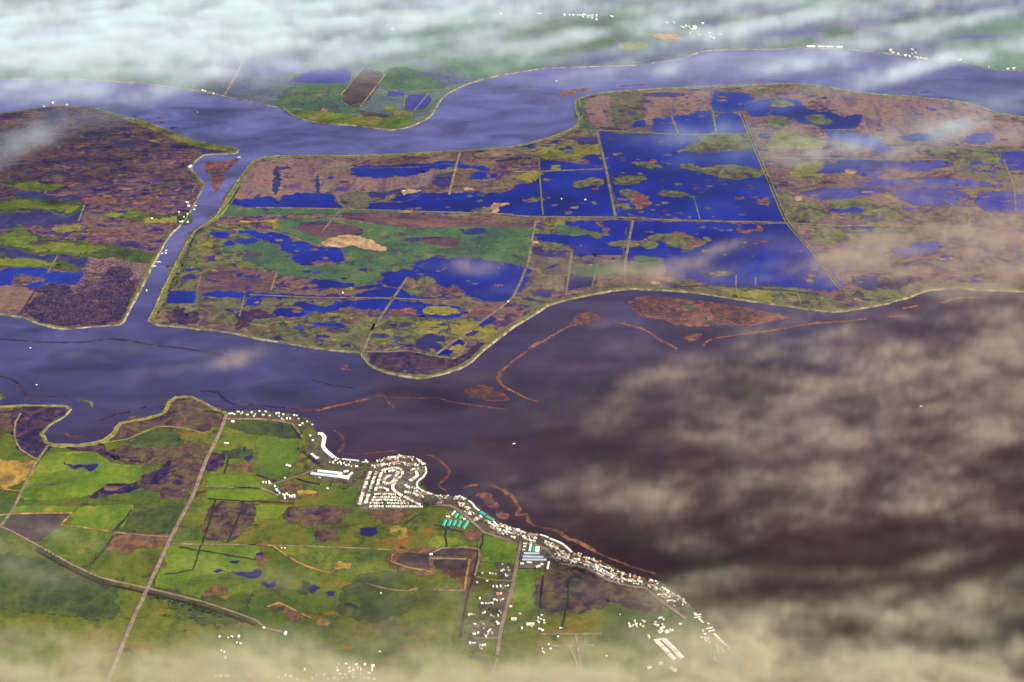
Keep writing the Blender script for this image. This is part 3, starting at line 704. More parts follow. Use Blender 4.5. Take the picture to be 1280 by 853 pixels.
fields('grass_bright', ['B 340,560 450,568 450,590 350,586', 'B 620,580 760,580 740,605 650,618'], z=2.9, name='grass_patch')
fields('stubble', ['C 690,170 760,165 820,190 740,200'], z=2.9)
fields('sand', ['B 310,540 330,528 355,532 340,548'], z=3.0, name='sand_bank')

# ---------------- southern farmland
fields('heath', ['I -100,445 0,440 80,440 60,560 0,520 -100,540', 'I 600,500 700,480 800,460 830,390 930,380 1000,430 1060,460 1075,480 980,540 860,530 760,520 680,560 580,582 545,588',
                        'I 500,640 600,622 820,600 960,600 1010,610 960,720 900,850 800,850 740,820 680,790 760,740 830,690 700,700 540,680',
                        'N 150,20 340,0 460,20 270,100 150,50', 'N 280,120 420,110 400,170 320,170', 'M 1040,0 1241,0 1241,60 1120,160 1000,160'])
fields('marsh_dark', ['I 80,432 200,425 320,430 300,465 240,510 205,540 220,600 200,660 150,660 100,620 70,570', 'I 320,620 500,612 500,640 560,680 700,690 620,690 480,650', 'I 440,853 470,820 530,780 650,800 680,790 640,825 560,840 500,853',
                      'h -20,450 0,430 130,420 110,490 60,540 0,550', 'I 690,760 760,740 820,690 830,720 760,790 690,790'])
fields('grass_dark', ['I 640,590 700,560 780,530 860,570 880,600 700,612', 'h 160,180 280,170 640,190 700,290 560,280 300,240 170,200', 'h 120,390 330,380 340,420 260,440 150,430', 'M 650,0 880,0 820,140 590,110', 'M 0,240 350,310 480,360 560,380 540,540 300,520 0,480',
                      'M 740,400 1000,465 1200,540 1000,560 760,440', 'M 980,440 1140,440 1241,450 1241,500 1080,480', 'N 500,350 700,330 760,480 560,560 400,500', 'd 60,640 380,620 380,720 60,740'])
fields('grass_bright', ['I 240,650 460,645 530,700 680,710 690,750 640,790 520,790 440,850 280,870 100,860 190,700', 'h 0,585 170,578 330,592 395,640 405,668 0,655', 'h 0,692 430,690 520,740 320,768 0,752',
                        'M 60,5 360,5 340,28 70,30', 'M 385,12 640,0 560,118 345,92', 'c 700,580 1110,660 1100,853 670,853', 'd 150,440 380,440 420,500 400,853 60,853', 'd 0,150 150,175 105,380 0,370',
                        'M 830,180 1241,195 1241,300 1000,330 740,380', 'h 440,200 690,300 690,400 560,580 400,480 380,330', 'N 0,0 150,0 100,60 0,70', 'N 860,150 1060,180 1060,205 840,200'], amp=.06)
fields('grass', ['h 150,180 440,200 690,300 690,420 560,600 370,570 160,560 20,560 0,450 130,160', 'I 860,700 950,700 920,780 840,740', 'M 300,95 560,125 440,290 350,270 200,190', 'M 900,0 1035,0 990,160 830,168',
                 'N 0,200 640,212 660,290 740,410 560,390 370,330 80,200', 'N 1090,150 1241,175 1241,340 1060,340', 'M 820,195 1241,198 1241,440 1000,460 745,385', 'I 1000,600 1090,480 1120,470 1130,600'], z=1.85, amp=.06)
fields('bare_soil', ['M 550,150 820,150 790,190 520,210', 'h 150,490 340,500 330,550 205,545', 'N 560,50 700,20 750,40 640,90', 'h 690,700 830,690 840,725 700,725', 'h 560,670 690,670 680,690 590,695', 'M 1000,410 1100,400 1080,430 990,440',
                     'N 1000,130 1095,125 1080,165 1020,160', 'N 640,258 670,232 840,210 1080,210 1060,340 1035,420 1000,418 1012,340 860,322 760,312 660,290',
                     'N 10,235 60,235 40,290 0,280', 'I 900,755 950,755 940,785 905,780'], z=2.2)
fields('heath', ['d 400,540 700,560 1024,520 1100,700 1000,853 400,853', 'e 0,250 300,340 560,390 760,560 700,640 300,540 0,420'], z=2.2)
fields('plough_dark', ['M 30,90 70,45 340,40 290,90 190,170 140,160', 'N 850,216 1040,216 1020,238 850,238', 'N 690,270 710,235 830,240 830,300 760,290', 'N 870,265 1020,270 1000,300 880,300', 'N 70,500 130,490 150,500 90,515', 'N 420,480 460,470 500,500'], z=2.9, amp=.05)
fields('pasture', ['M 450,290 530,210 790,200 720,390 600,370', 'N 1060,340 1241,340 1170,740 980,640', 'N 0,420 400,560 900,680 900,853 0,853'], z=2.0)
fields('stubble', ['I -60,690 0,690 90,700 160,690 130,770 60,800 0,800 -60,800', 'N 655,108 725,105 730,160 690,160 650,130', 'N 290,565 350,550 340,580 300,575', 'N 380,300 395,275 460,278 455,300', 'a 20,815 120,805 185,830 150,850 20,850'], z=2.9)
fields('grass', ['N 670,125 700,110 700,140 680,145', 'N 310,565 335,560 330,572'], z=3.3, name='grass_patch')
fields('bare_soil', ['N 50,490 110,468 150,485 200,515 270,545 230,545 150,505 100,480'], z=3.2, name='soil_patch')
ponds('pond_dark', ['M 1030,320 1060,308 1090,325', 'N 0,235 40,232 30,250', 'N 30,370 90,365 100,390 50,390', 'I 310,690 380,705 470,710 440,735 370,725', 'h 30,530 40,490 80,480 75,500 50,510', 'N 340,420 390,410 390,435 350,440'])
ponds('pond_dark', ['M 1130,318 1190,325 1241,310 N 0,310 25,315 20,340 0,350 M 1180,340', 'M 1085,240 1120,238 1120,248', 'M 1110,268 1160,265 1150,282', 'N 255,400 280,378 310,400 270,425', 'h 290,430 320,425 345,440 320,470 300,470', 'h 265,370 290,365 290,400 270,395',
                    'h 210,395 240,400 230,420', 'h 560,190 580,195 570,230', 'h 430,230 460,225 460,250'], amp=.1)
patch('pond', 'a 125,400 200,410 230,480 180,490 130,440', 'pond_blue', 3.0, amp=.05)
patch('pond', 'a 60,470 140,500 240,570 240,590 120,520', 'pond_dark', 3.0, amp=.05)
patch('pond', 'N 510,110 575,108 590,130 560,145 510,140', 'pond_dark', 3.0, amp=.05)

# ---------------- roads, dikes and ditches
for s, ww, m in [
    ('C 410,635 G 445,0 470,120 500,275', 16, 'dike'), ('B 990,735 F 975,10 935,170', 14, 'track'),
    ('F 0,233 410,240 760,251 1241,265 G 0,270 120,278 500,280 700,290 1000,300 1241,303 H 0,310 90,308 350,320 970,325', 15, 'dike'),
    ('G 115,280 95,400 70,520 0,670 F 1100,780 J 870,170', 14, 'dike'), ('G 585,295 550,490 545,600', 15, 'dike'),
    ('G 290,445 260,660', 12, 'dike'), ('G 400,560 385,630', 9, 'dike'), ('F 735,570 680,650 560,830 J 575,20 515,160', 14, 'dike'),
    ('F 410,240 320,350', 10, 'dike'), ('F -30,655 300,669 650,672 1000,690', 12, 'dike'), ('C 970,540 990,640', 14, 'dike'), ('C 770,560 805,650', 14, 'dike'),
    ('C 330,632 430,635 850,655 1241,645 D 430,628', 10, 'dike'), ('G 0,60 130,57 440,45', 10, 'track'), ('G 130,0 135,100 150,270', 8, 'dike'), ('D -40,770 270,772 880,778', 10, 'dike'),
    ('H 200,130 600,132 1150,135', 10, 'bare_soil'), ('G 880,180 910,290', 6, 'dike'), ('J 530,155 640,158 740,152 960,190 1020,110', 9, 'dike'), ('H 850,200 970,260 970,325', 8, 'dike'),
    ('H 1140,0 1190,130 1200,250', 8, 'dike'), ('G 785,618 960,612 1241,628 H 250,650', 7, 'rail_bed'), ('E 1110,220 1165,130', 12, 'grass_dry'), ('i 765,730 830,690 900,590 1010,410', 12, 'levee_moss'),
    ('F 0,345 100,350 200,385 320,420', 8, 'dike'), ('E 1185,660 1160,760', 7, 'dike'), ('E 975,560 950,640', 6, 'dike'), ('F 100,545 70,640', 7, 'dike'), ('G 1085,560 1085,640', 6, 'dike'), ('G 1180,570 1180,610', 6, 'dike'),
    ('H 130,620 160,700', 8, 'dike'), ('E 410,220 380,300', 9, 'dike'), ('E 280,465 230,550', 8, 'dike'), ('E 180,620 100,745', 9, 'rail_bed'), ('i 420,315 500,310 550,350 580,400 540,480', 7, 'dike'), ('E 200,120 225,150 215,165', 7, 'dike'),
    ('E 0,130 60,110 120,120', 6, 'dike'), ('C 310,600 345,560', 8, 'levee_moss'), ('C 325,480 330,520', 8, 'levee_moss'),
    ('B 505,520 610,385 625,360', 11, 'track'), ('B 750,560 835,455', 8, 'track'), ('B 410,465 520,330', 6, 'track'), ('B 640,435 730,450 820,440 940,430', 7, 'track'), ('B 720,450 715,530', 6, 'track'),
    ('A 1085,467 1180,300 1241,190', 16, 'track'), ('B 0,350 50,300', 7, 'track'), ('B 150,400 250,300', 6, 'track'), ('A 1000,350 1100,350', 6, 'track')]:
    road('dike' if m == 'dike' else ('ditch' if m == 'rail_bed' else 'track'), s, ww, m, Z_ROAD)
# the long double bank with a canal between its two tracks
dd = 'C 1110,550 1170,700 1230,845 H 0,90 90,300 220,450 330,600 420,690'
P0 = smooth(world_poly(dd), False, 60)
ribbon_world('canal_bank', P0, [(-17, 1.2), (-14, 4.2), (-8, 4.2), (-5, 2.8), (5, 2.8), (8, 4.2), (14, 4.2), (17, 1.2)], ['levee_grass', 'dike', 'dike', 'ditch', 'dike', 'dike', 'levee_grass'])

road('road', 'I 1100,455 1060,560 1000,680 935,853 M 840,130 780,260 715,400 640,560 560,760 530,830 500,930', 17, 'road', 4.6)
road('verge', 'M 880,50 820,180 740,350', 6, 'rail_bed', 4.3)
road('railway', 'M -60,85 0,100 50,120 180,190 340,280 480,345 600,375 720,400 1000,470 1241,555 N 40,590 130,612', 9, 'road', 4.3)
road('ditch', 'M 175,215 340,307 480,372 600,398 720,424 1000,494 1241,578', 12, 'rail_bed', 4.2)
road('road', 'I 235,610 205,650 170,700 130,780 95,853 M 60,20 5,95', 13, 'track', 4.4)
road('track', 'M -40,45 0,45 50,40 200,36 350,35 320,65 295,92 400,105 550,128', 8, 'track_gold', 4.5, curve=False)
road('track', 'M 550,128 680,140 815,150', 7, 'track', 4.4)
road('track', 'M 560,125 640,20', 7, 'rail_bed', 4.3); road('track', 'M 440,285 500,220 550,150', 7, 'ditch', 4.3)
road('track', 'I 100,455 75,500 70,570 100,630 180,680', 9, 'track', 4.3); road('track', 'I 0,820 100,832', 9, 'track_gold', 4.3); road('track', 'I 130,800 280,798', 8, 'track', 4.3)
road('road', 'I 960,808 1241,820 h 200,668 400,675 450,660 660,590 850,520', 10, 'dike', 4.5)
road('ditch', 'h 660,578 850,512', 7, 'rail_bed', 4.2); road('ditch', 'h 370,570 460,605 540,630 500,640', 8, 'rail_bed', 4.2); road('ditch', 'h 670,600 760,630 853,645', 9, 'rail_bed', 4.2)
road('track', 'h 400,675 470,700 540,735', 9, 'track', 4.4)
road('track', 'I 480,600 620,580 760,520 880,525 1000,555', 8, 'levee_moss', 4.3)
road('shore_road', 'h 145,150 400,150 520,160 640,185 720,290', 11, 'track', 4.5)
road('ditch', 'h 640,195 690,260 715,300', 9, 'rail_bed', 4.1)
road('shore_road', 'b 1000,600 c 100,205 300,215 390,260 570,400 700,530 850,580 1000,630 1137,660 d 60,140 170,160 330,185 450,230 540,330 600,390 750,410 850,430 940,460 1024,520 e 180,310 440,380 560,385 700,500 780,560 1000,720', 13, 'road', 4.6)
road('street', 'b 262,258 205,420 150,615', 11, 'road', 4.4); road('ditch', 'a 640,640 560,853', 9, 'rail_bed', 4.1)
road('road', 'd 180,160 150,300 130,400 90,620 30,853 g 440,600 400,853', 15, 'road', 4.7)
road('ditch', 'd 185,190 160,350', 8, 'rail_bed', 4.3)
road('track', 'N -40,189 0,190 300,198 600,210 660,215', 8, 'track', 4.4); road('track', 'M 820,185 1241,190', 8, 'track', 4.4)
road('track', 'N 85,195 150,245 250,295 370,328 385,300 395,275 460,280 455,300 390,298', 9, 'track_gold', 4.5)
road('track', 'N 530,375 640,405 740,415', 5, 'track', 4.5)
road('track', 'N 660,235 655,270 740,300 850,320', 9, 'track_gold', 4.5); road('track', 'N 1035,260 1020,340 1010,410 860,405', 9, 'track_gold', 4.5); road('track', 'N 740,412 790,395 770,412', 10, 'track_gold', 4.5)
road('track', 'N 840,235 900,205 1080,210 1060,340', 8, 'track', 4.5); road('track', 'N 840,255 1020,258', 8, 'track', 4.5); road('ditch', 'N 1080,215 1060,330 1030,420 990,640', 9, 'rail_bed', 4.2)
road('track', 'N 55,490 110,470 150,487 220,525 270,545', 7, 'track_gold', 4.6); road('track', 'N 1070,345 1150,360 1241,365', 8, 'track', 4.4); road('track', 'N 1060,640 1180,640', 5, 'track', 4.4)
for s in ['M 1040,0 990,160 970,200 935,310 800,330', 'M 1180,0 1130,120 1100,180', 'M 1150,35 1241,45', 'N 920,120 925,200', 'N 1100,140 1085,210', 'N 720,90 800,40', 'N 860,90 1000,125', 'h 60,765 30,853', 'h 0,755 320,775 660,790', 'h 270,770 260,810',
          'd 415,540 390,853', 'd 690,560 680,853', 'O 150,340 135,470', 'h 160,440 130,560', 'd 160,440 400,445', 'O 270,480 240,600', 'M 540,130 600,70', 'M 870,200 1241,260']:
    road('ditch', s, 6, 'ditch', 4.0, wob=.04)
for s in ['n 230,515 600,515 780,510', 'n 600,420 620,520 640,680 655,710', 'n 540,520 620,700', 'n 270,405 850,400', 'N 1170,740 1120,853', 'O 590,0 600,1']:
    if s[0] != 'O': road('track', s, 9, 'track', 4.4)
# yards and paved ground under the settlements
for s, m in [('a 90,440 110,330 190,300 260,460 340,520 560,560 600,640 500,740 120,690 250,600 100,480', 'yard'), ('b 262,255 360,235 540,205 640,225 700,250 780,240 850,260 780,390 790,440 860,600 830,640 150,635', 'paving'),
             ('b 265,175 360,160 500,120 640,95 760,130 860,190 880,260 790,390 820,450 940,510 1024,560 1024,600 860,600 760,400 830,270 640,215 540,200 270,240', 'yard'),
             ('c 0,60 120,100 290,110 440,115 530,155 700,295 930,445 1137,515 1137,650 1000,625 700,520 570,395 390,255 250,215 0,200', 'yard'), ('d 0,30 200,50 480,105 720,285 870,325 1024,385 1024,510 850,425 600,385 540,325 450,225 330,180 0,120', 'yard'),
             ('e 0,100 150,145 400,255 720,335 930,485 1024,565 1024,720 780,555 700,495 560,380 440,375 180,305 0,220', 'yard'), ('d 180,160 330,185 450,230 545,340 480,460 380,440 150,430 150,300', 'paving'),
             ('h 145,105 400,90 640,120 780,170 800,230 700,200 400,145 150,148', 'yard'), ('d 470,340 540,340 620,400 850,440 1000,500 700,540 460,480', 'heath'),
             ('g 400,100 530,100 490,480 440,620 330,720 160,780 190,640 330,520 250,430 380,350 430,180', 'yard'), ('i 410,700 520,680 530,770 430,790', 'grass_dark'), ('h 480,640 600,700 680,720 660,760 560,750', 'yard'),
             ('c 200,340 360,270 560,400 470,510 190,460', 'grass'), ('f 330,270 440,270 600,470 520,490', 'yard')]:
    patch('yard', s, m, 3.4, amp=.06)

# ================================================================== BUILDINGS, BOATS, TREES
Z_G = 4.0          # ground level of yards and tracks

def empty(name, loc, rz=0.0):
    o = bpy.data.objects.new(name, None); COL.objects.link(o)
    o.location = loc; o.rotation_euler = (0, 0, rz); o.empty_display_size = 5
    return o

def gable_mesh(name, L, W, H, RH, wall, roof, over=.5, windows=True):
    """Walls along x with a pitched roof that overhangs; one mesh, materials wall, roof, glass."""
    l, w = L / 2, W / 2
    V, F, M = [], [], []
    def quad(a, b, c, d, m): F.append((a, b, c, d)); M.append(m)
    V += [(-l, -w, -2), (l, -w, -2), (l, w, -2), (-l, w, -2), (-l, -w, H), (l, -w, H), (l, w, H), (-l, w, H), (-l, 0, H + RH), (l, 0, H + RH)]
    quad(0, 1, 5, 4, 0); quad(2, 3, 7, 6, 0)
    F.append((1, 2, 6, 9, 5)); M.append(0); F.append((3, 0, 4, 8, 7)); M.append(0)
    s = RH / w; lo = l + over; t = .22
    b = len(V); y1 = w + over; ze = H - s * over
    V += [(-lo, -y1, ze), (lo, -y1, ze), (lo, 0, H + RH + .02), (-lo, 0, H + RH + .02), (lo, y1, ze), (-lo, y1, ze)]
    V += [(x, y, z + t) for x, y, z in V[b:b + 6]]
    for q in ((0, 1, 2, 3), (3, 2, 4, 5)):
        quad(*[b + i for i in q[::-1]], 1); quad(*[b + 6 + i for i in q], 1)
    for i, j in ((0, 1), (1, 2), (2, 4), (4, 5), (5, 3), (3, 0)):
        quad(b + i, b + j, b + 6 + j, b + 6 + i, 1)
    if windows:
        n = max(1, int(L // 5))
        for k in range(n):
            x = -l + (k + .5) * L / n
            for sy in (-1, 1):
                c = len(V); y = sy * (w + .03)
                V += [(x - .8, y, 1.0), (x + .8, y, 1.0), (x + .8, y, 2.1), (x - .8, y, 2.1)]
                quad(*((c, c + 1, c + 2, c + 3) if sy < 0 else (c + 3, c + 2, c + 1, c)), 2)
    me = bpy.data.meshes.new(name); me.from_pydata(V, [], F)
    for m in (wall, roof, GLASSM): me.materials.append(m)
    for p, m in zip(me.polygons, M): p.material_index = m
    me.update()
    return me

def placed(name, me, px, py, rz, label, cat, group, z=Z_G):
    o = bpy.data.objects.new(name, me); COL.objects.link(o)
    x, y = gp(px, py) if py is not None else px
    o.location = (x, y, z); o.rotation_euler = (0, 0, rz)
    return tag(o, label, cat, group)

rnd = random.Random(5)
HOMES = [gable_mesh('mobile_home', 16.0, 7.0, 2.8, .8, w_, r_, .3) for w_, r_ in ((WHITE, WHITE), (WHITE, CREAM), (CREAM, CREAM), (PALE, TANR), (CREAM, PALE), (WHITE, GREYR))]
HOUSES = [gable_mesh('house', L, W, H, 2.2, w_, r_) for L, W, H, w_, r_ in (
    (13, 10, 4.2, WHITE, WHITE), (14, 9, 5.5, CREAM, CREAM), (11, 9, 5.0, WHITE, GREYR), (12, 10, 4, PALE, TANR), (13, 9, 5, WHITE, WHITE), (10, 8, 4, WHITE, CREAM), (12, 10, 4.5, CREAM, DARKR), (12, 9, 5, PALE, REDR), (15, 9, 5, WHITE, WHITE))]

def along(s, step, jit=0.0, curve=True):
    P = world_poly(s)
    if curve: P = smooth(P, False, 20)
    out = []; acc = step / 2
    for a, b in zip(P, P[1:]):
        L = (b - a).length; pos = acc
        while pos <= L:
            p = a.lerp(b, pos / L); t = (b - a) / max(L, 1e-6)
            out.append((p + Vector((rnd.uniform(-jit, jit), rnd.uniform(-jit, jit))), math.atan2(t.y, t.x)))
            pos += step
        acc = pos - L
    return out

# ---- mobile home park
PARK = [
    ('b 285,262 215,440', 'first straight street from the park road'), ('b 205,480 165,612', 'short lower end of the first straight street'),
    ('b 345,262 275,470', 'second straight street from the park road'), ('b 265,505 225,612', 'short lower end of the second straight street'),
    ('b 400,268 335,470', 'third straight street, beside the inner loop'),
    ('b 400,255 450,235 540,218 600,232 628,285 575,350 522,408 530,460 600,510 700,560 810,615', 'long curving outer street'),
    ('b 430,265 540,248 580,262 545,320', 'upper bend inside the long curving street'),
    ('b 425,385 440,330 510,290', 'small loop round the central green'), ('b 425,390 500,385 545,335', 'small loop round the central green'),
    ('b 320,510 440,500 550,508', 'uppermost cross row at the foot of the park'), ('b 305,540 440,532 590,545', 'second cross row at the foot of the park'),
    ('b 290,570 450,565 640,578', 'third cross row at the foot of the park'), ('b 275,600 480,598 700,606', 'fourth cross row at the foot of the park'),
    ('b 265,632 500,634 840,636', 'bottom row on the edge of the fields'), ('b 370,430 450,440 470,470', 'irregular cluster in the middle of the park'),
    ('b 770,262 785,305 700,360', 'short row near the eastern bend'), ('b 650,400 700,440', 'short row near the eastern bend'), ('b 640,480 740,490 800,525', 'row behind the river bank houses')]
for s, where in PARK:
    for p, a in along(s, 9.6, 1.3):
        if rnd.random() < .05: continue
        me = HOMES[min(5, int(abs(rnd.gauss(0, 1.7))))]
        o = placed('mobile_home', me, p, None, a + math.pi / 2 + rnd.uniform(-.14, .14), 'mobile home in the ' + where, 'mobile home', 'mobile homes in the ' + where)
        k = rnd.uniform(.78, 1.08); o.scale = (k, k * rnd.uniform(.9, 1.2), k)

# ---- houses along the river bank
BANK = [
    ('b 345,152 440,130 570,105 650,100 780,145 835,180 872,235', 13, 'front row above the mobile home park'), ('b 290,205 380,198 480,178 560,155 680,180 790,195', 12, 'second row above the mobile home park'),
    ('b 700,245 800,235', 13, 'eastern bend beside the mobile home park'), ('b 660,420 720,430 790,480 850,540', 14, 'eastern bend beside the mobile home park'),
    ('c 0,62 70,85 130,100 180,110 285,116', 12, 'bank between the park and the teal sheds'), ('c 165,165 220,172', 12, 'bank between the park and the teal sheds'), ('c 345,122 430,120 500,140', 13, 'bank between the park and the teal sheds'),
    ('c 410,178 470,220 520,262', 11, 'lanes above the teal roofed sheds'), ('c 470,290 560,305', 12, 'lanes above the teal roofed sheds'), ('c 590,395 690,345', 13, 'lanes above the teal roofed sheds'), ('c 440,195 560,330', 15, 'lanes above the teal roofed sheds'),
    ('c 700,400 760,410 830,470 880,510 960,575', 14, 'lanes below the teal boat roofs'), ('c 895,435 950,475 1060,510 1130,512', 10, 'water edge east of the teal boat roofs'), ('c 870,500 1000,540 1130,575', 13, 'lanes below the teal boat roofs'),
    ('d 20,20 110,40 200,60', 12, 'lanes west of the storage yard'), ('d 60,95 140,125', 12, 'lanes west of the storage yard'), ('d 190,100 250,140 330,150', 13, 'lanes west of the storage yard'), ('d 260,110 340,110', 13, 'lanes west of the storage yard'),
    ('d 440,150 500,185 545,195', 11, 'bend above the storage yard'), ('d 480,200 560,225 620,275 690,320', 10, 'bend above the storage yard'), ('d 560,260 600,320 680,345', 11, 'bend above the storage yard'), ('d 570,310 690,350 770,385', 12, 'bend above the storage yard'),
    ('d 740,285 830,315 930,350 1024,385', 13, 'front row east of the storage yard'), ('d 700,330 780,350 900,385 1010,425', 11, 'second row east of the storage yard'), ('d 840,400 930,420 1010,455', 12, 'third row east of the storage yard'),
    ('e 20,110 100,162 200,195 300,245 400,268 500,290', 11, 'front row where the levee bends away'), ('e 10,145 90,195 160,240 250,270 340,308 430,325 540,332', 9.5, 'second row where the levee bends away'),
    ('e 60,210 170,262 320,318', 11, 'third row where the levee bends away'), ('e 610,310 710,335', 12, 'knot of houses at the levee bend'), ('e 600,360 640,370 700,410', 9, 'knot of houses at the levee bend'),
    ('e 740,385 820,440 890,475 935,508 995,560', 13, 'thinning row beyond the levee bend'), ('e 700,470 760,470 830,500', 11, 'thinning row beyond the levee bend'), ('e 800,490 850,550 920,575', 11, 'thinning row beyond the levee bend')]
nh = 0
for s, st, where in BANK:
    for p, a in along(s, st, 3.5):
        if nh >= 292: break
        if rnd.random() < .06: continue
        me = HOUSES[(0, 0, 1, 1, 2, 3, 3, 4, 5, 5, 1, 7, 7, 8, 6, 2)[rnd.randrange(16)]]; nh += 1
        o = placed('house', me, p, None, a + rnd.choice((0, math.pi / 2)) + rnd.uniform(-.2, .2), 'small pale roofed house in the ' + where, 'house', 'houses in the ' + where)
        k = rnd.uniform(.8, 1.2); o.scale = (k, k, k)

GARAGES = [gable_mesh('garage', L, W, 3.0, 1.2, w_, r_, .3, False) for L, W, w_, r_ in ((8, 6, WHITE, CREAM), (9, 7, CREAM, PALE), (7, 6, WHITE, WHITE), (8, 6, PALE, TANR), (9, 6, PALE, GREYR))]
ng_ = 0
for s, st, where in BANK:
    for p, a in along(s, st * 1.05, 1.0):
        if rnd.random() < .34 or ng_ >= 280: continue
        q = p + Vector((-math.sin(a), math.cos(a))) * rnd.choice((-1, -1, 1)) * rnd.uniform(11, 17)
        ng_ += 1
        placed('garage', rnd.choice(GARAGES), q, None, a + rnd.uniform(-.3, .3), 'small garage beside the ' + where, 'garage', 'garages beside the ' + where)

def spots(sheet_, s):
    return pts(sheet_ + ' ' + s)

def scatter(s, name, label, cat, group, meshes, smin=.8, smax=1.2, rz=None):
    for q in pts(s):
        o = placed(name, rnd.choice(meshes), q[0], q[1], rnd.uniform(-.4, .4) + rnd.choice((0, math.pi / 2)) if rz is None else rz, label, cat, group)
        k = rnd.uniform(smin, smax); o.scale = (k, k, k)

COTT = [HOUSES[0], HOUSES[4], HOUSES[8], HOUSES[1], HOUSES[5]]
scatter('h 165,112 182,108 200,116 250,112 262,104 300,120 330,104 392,92 440,95 520,112 540,110 575,118 560,150 575,156 600,150 625,150 655,125 678,127 540,131 360,118 420,122 470,126 350,130 700,200 720,185 795,195 690,150 780,280 800,315 230,98 755,170',
        'riverside_house', 'small white house in the straggling row on the western levee', 'house', 'houses on the western levee', COTT, .7, 1.0)
scatter('h 190,172', 'farmhouse', 'lone white farmhouse just below the western levee row', 'farmhouse', None, [HOUSES[8]], 1.1, 1.1)
scatter('h 132,336 150,336', 'barn', 'white barn of the pair beside the long farm road', 'barn', 'pair of white barns beside the farm road', [HOUSES[4]], .9, .9, 0)
scatter('h 602,503 622,508', 'barn', 'white barn of the pair in the middle of the green field', 'barn', 'pair of white barns in the green field', [HOUSES[0]], .9, 1.0, .3)
scatter('h 585,600', 'cottage', 'tiny white cottage on the diagonal farm road', 'cottage', None, [HOUSES[5]], .9, .9)
scatter('h 418,636 442,636 466,630 470,640 510,665 520,690 530,700 545,715 570,725 582,732 600,720 612,732 625,745 640,735 655,732 660,745 585,755 640,748', 'farm_building', 'small white building in the farmstead where the tracks meet', 'farm building', 'buildings of the farmstead where the tracks meet', COTT, .8, 1.1)
scatter('h 790,425 810,435 822,442 835,447', 'marina_hut', 'white hut in the row behind the marina basin', 'hut', 'huts behind the marina basin', [HOUSES[4]], .8, 1.0, -.5)
scatter('a 125,325 150,365 330,560 350,545 370,570 390,560 400,575 425,570 445,590 470,585 490,600 530,600 545,600 350,525 375,530 300,560 330,570', 'marina_hut', 'small pale hut in the yard between the hooked roof and the sheds', 'hut', 'huts in the marina yard', COTT, .6, .9)
scatter('a 620,545 635,560 480,560 210,700 280,795 330,760', 'cottage', 'small cottage on the edge of the marina yard', 'cottage', 'cottages round the marina yard', COTT, .7, .9)
# rural road south of the town
scatter('g 605,100 660,95 740,125 770,105 445,105 490,135 280,178 345,182 365,184 390,185 440,165 470,195 480,205 455,155 500,160 320,245 240,258 430,290 470,285 490,285 405,355 435,350 260,390 380,400 400,403 430,405 450,395 280,430 310,428 330,430 350,425 365,428 170,525 190,520 215,520 285,510 300,505 350,530 370,535 410,530 435,505 420,490 220,600 290,600 400,585 410,595 290,635 340,650 215,680 245,672 325,680 310,705 330,665 360,670 180,755 200,756 220,755 260,770 280,775 300,770 270,800 260,795 605,635 685,620 590,515 515,455 370,290 400,292 350,640 300,690',
        'farmhouse', 'small white farmhouse strung along the straight southern road', 'farmhouse', 'farmhouses along the straight southern road', COTT + [HOUSES[3], HOUSES[2]], .65, 1.0)
scatter('g 540,558', 'barn', 'large cream barn just east of the straight southern road', 'barn', None, [gable_mesh('barn', 26, 15, 5, 3, WHITE, CREAM)], 1, 1, 0)
scatter('g 675,600', 'barn', 'largest cream barn in the hazy field east of the southern road', 'barn', None, [gable_mesh('barn', 38, 16, 5, 3, WHITE, CREAM)], 1, 1, 0)
scatter('g 410,350', 'barn', 'red roofed barn beside the straight southern road', 'barn', None, [gable_mesh('barn', 18, 12, 5, 3, CREAM, REDR)], 1, 1, 0)
scatter('g 735,575 745,585 760,560 750,640 765,645 775,650 740,550 790,590 785,570', 'cottage', 'tiny cottage in the hazy cluster east of the big barns', 'cottage', 'cottages east of the big barns', COTT, .6, .9)
scatter('f 112,150 118,165 125,172 150,168 165,130 175,155 182,170 178,150 215,160 235,120 240,172 250,130', 'cottage', 'white cottage in the western hamlet seen through thin fog', 'cottage', 'cottages of the western foggy hamlet', COTT, .8, 1.0)
scatter('f 350,135 380,100 400,98 420,112 350,160 370,165 410,160 375,215 390,225 410,215 440,225 460,225 480,210 500,210 455,215 570,150 395,200', 'cottage', 'white cottage in the eastern hamlet above the long foggy barns', 'cottage', 'cottages of the eastern foggy hamlet', COTT, .8, 1.05)
scatter('f 410,185', 'barn', 'yellowish barn in the eastern hamlet above the long foggy barns', 'barn', None, [gable_mesh('barn', 24, 13, 5, 3, CREAM, CREAM)], 1, 1, .6)
scatter('f 290,265', 'cottage', 'single pale cottage at the head of the long foggy barns', 'cottage', None, [HOUSES[8]], 1.1, 1.1)
scatter('f 295,540 395,500', 'barn', 'pale barn fading into the fog below the long barns', 'barn', 'barns fading into the fog', [gable_mesh('barn', 20, 12, 5, 3, WHITE, CREAM)], 1, 1, .3)
scatter('f 770,210 790,240 760,270 790,280 815,285 800,305 830,310 900,350 940,375 905,380 920,410 950,395 870,460 890,480 1000,370 1040,410 820,150 700,60', 'cottage', 'faint cottage along the last foggy stretch of the levee', 'cottage', 'cottages along the last foggy stretch of levee', COTT, .8, 1.1)
scatter('n 285,545 290,575 300,585 345,500 365,545 460,350 435,430 890,612 280,230 1018,222 640,830 150,830 20,810', 'cottage', 'scattered pale cottage deep in the bottom fog', 'cottage', 'scattered cottages in the bottom fog', COTT, .7, .95)
vil = []
rv = random.Random(11)
vs = 'm ' + ' '.join('%.0f,%.0f' % (rv.uniform(70, 470), 272 + rv.uniform(-2, 2) + k * .4) for k in range(20))
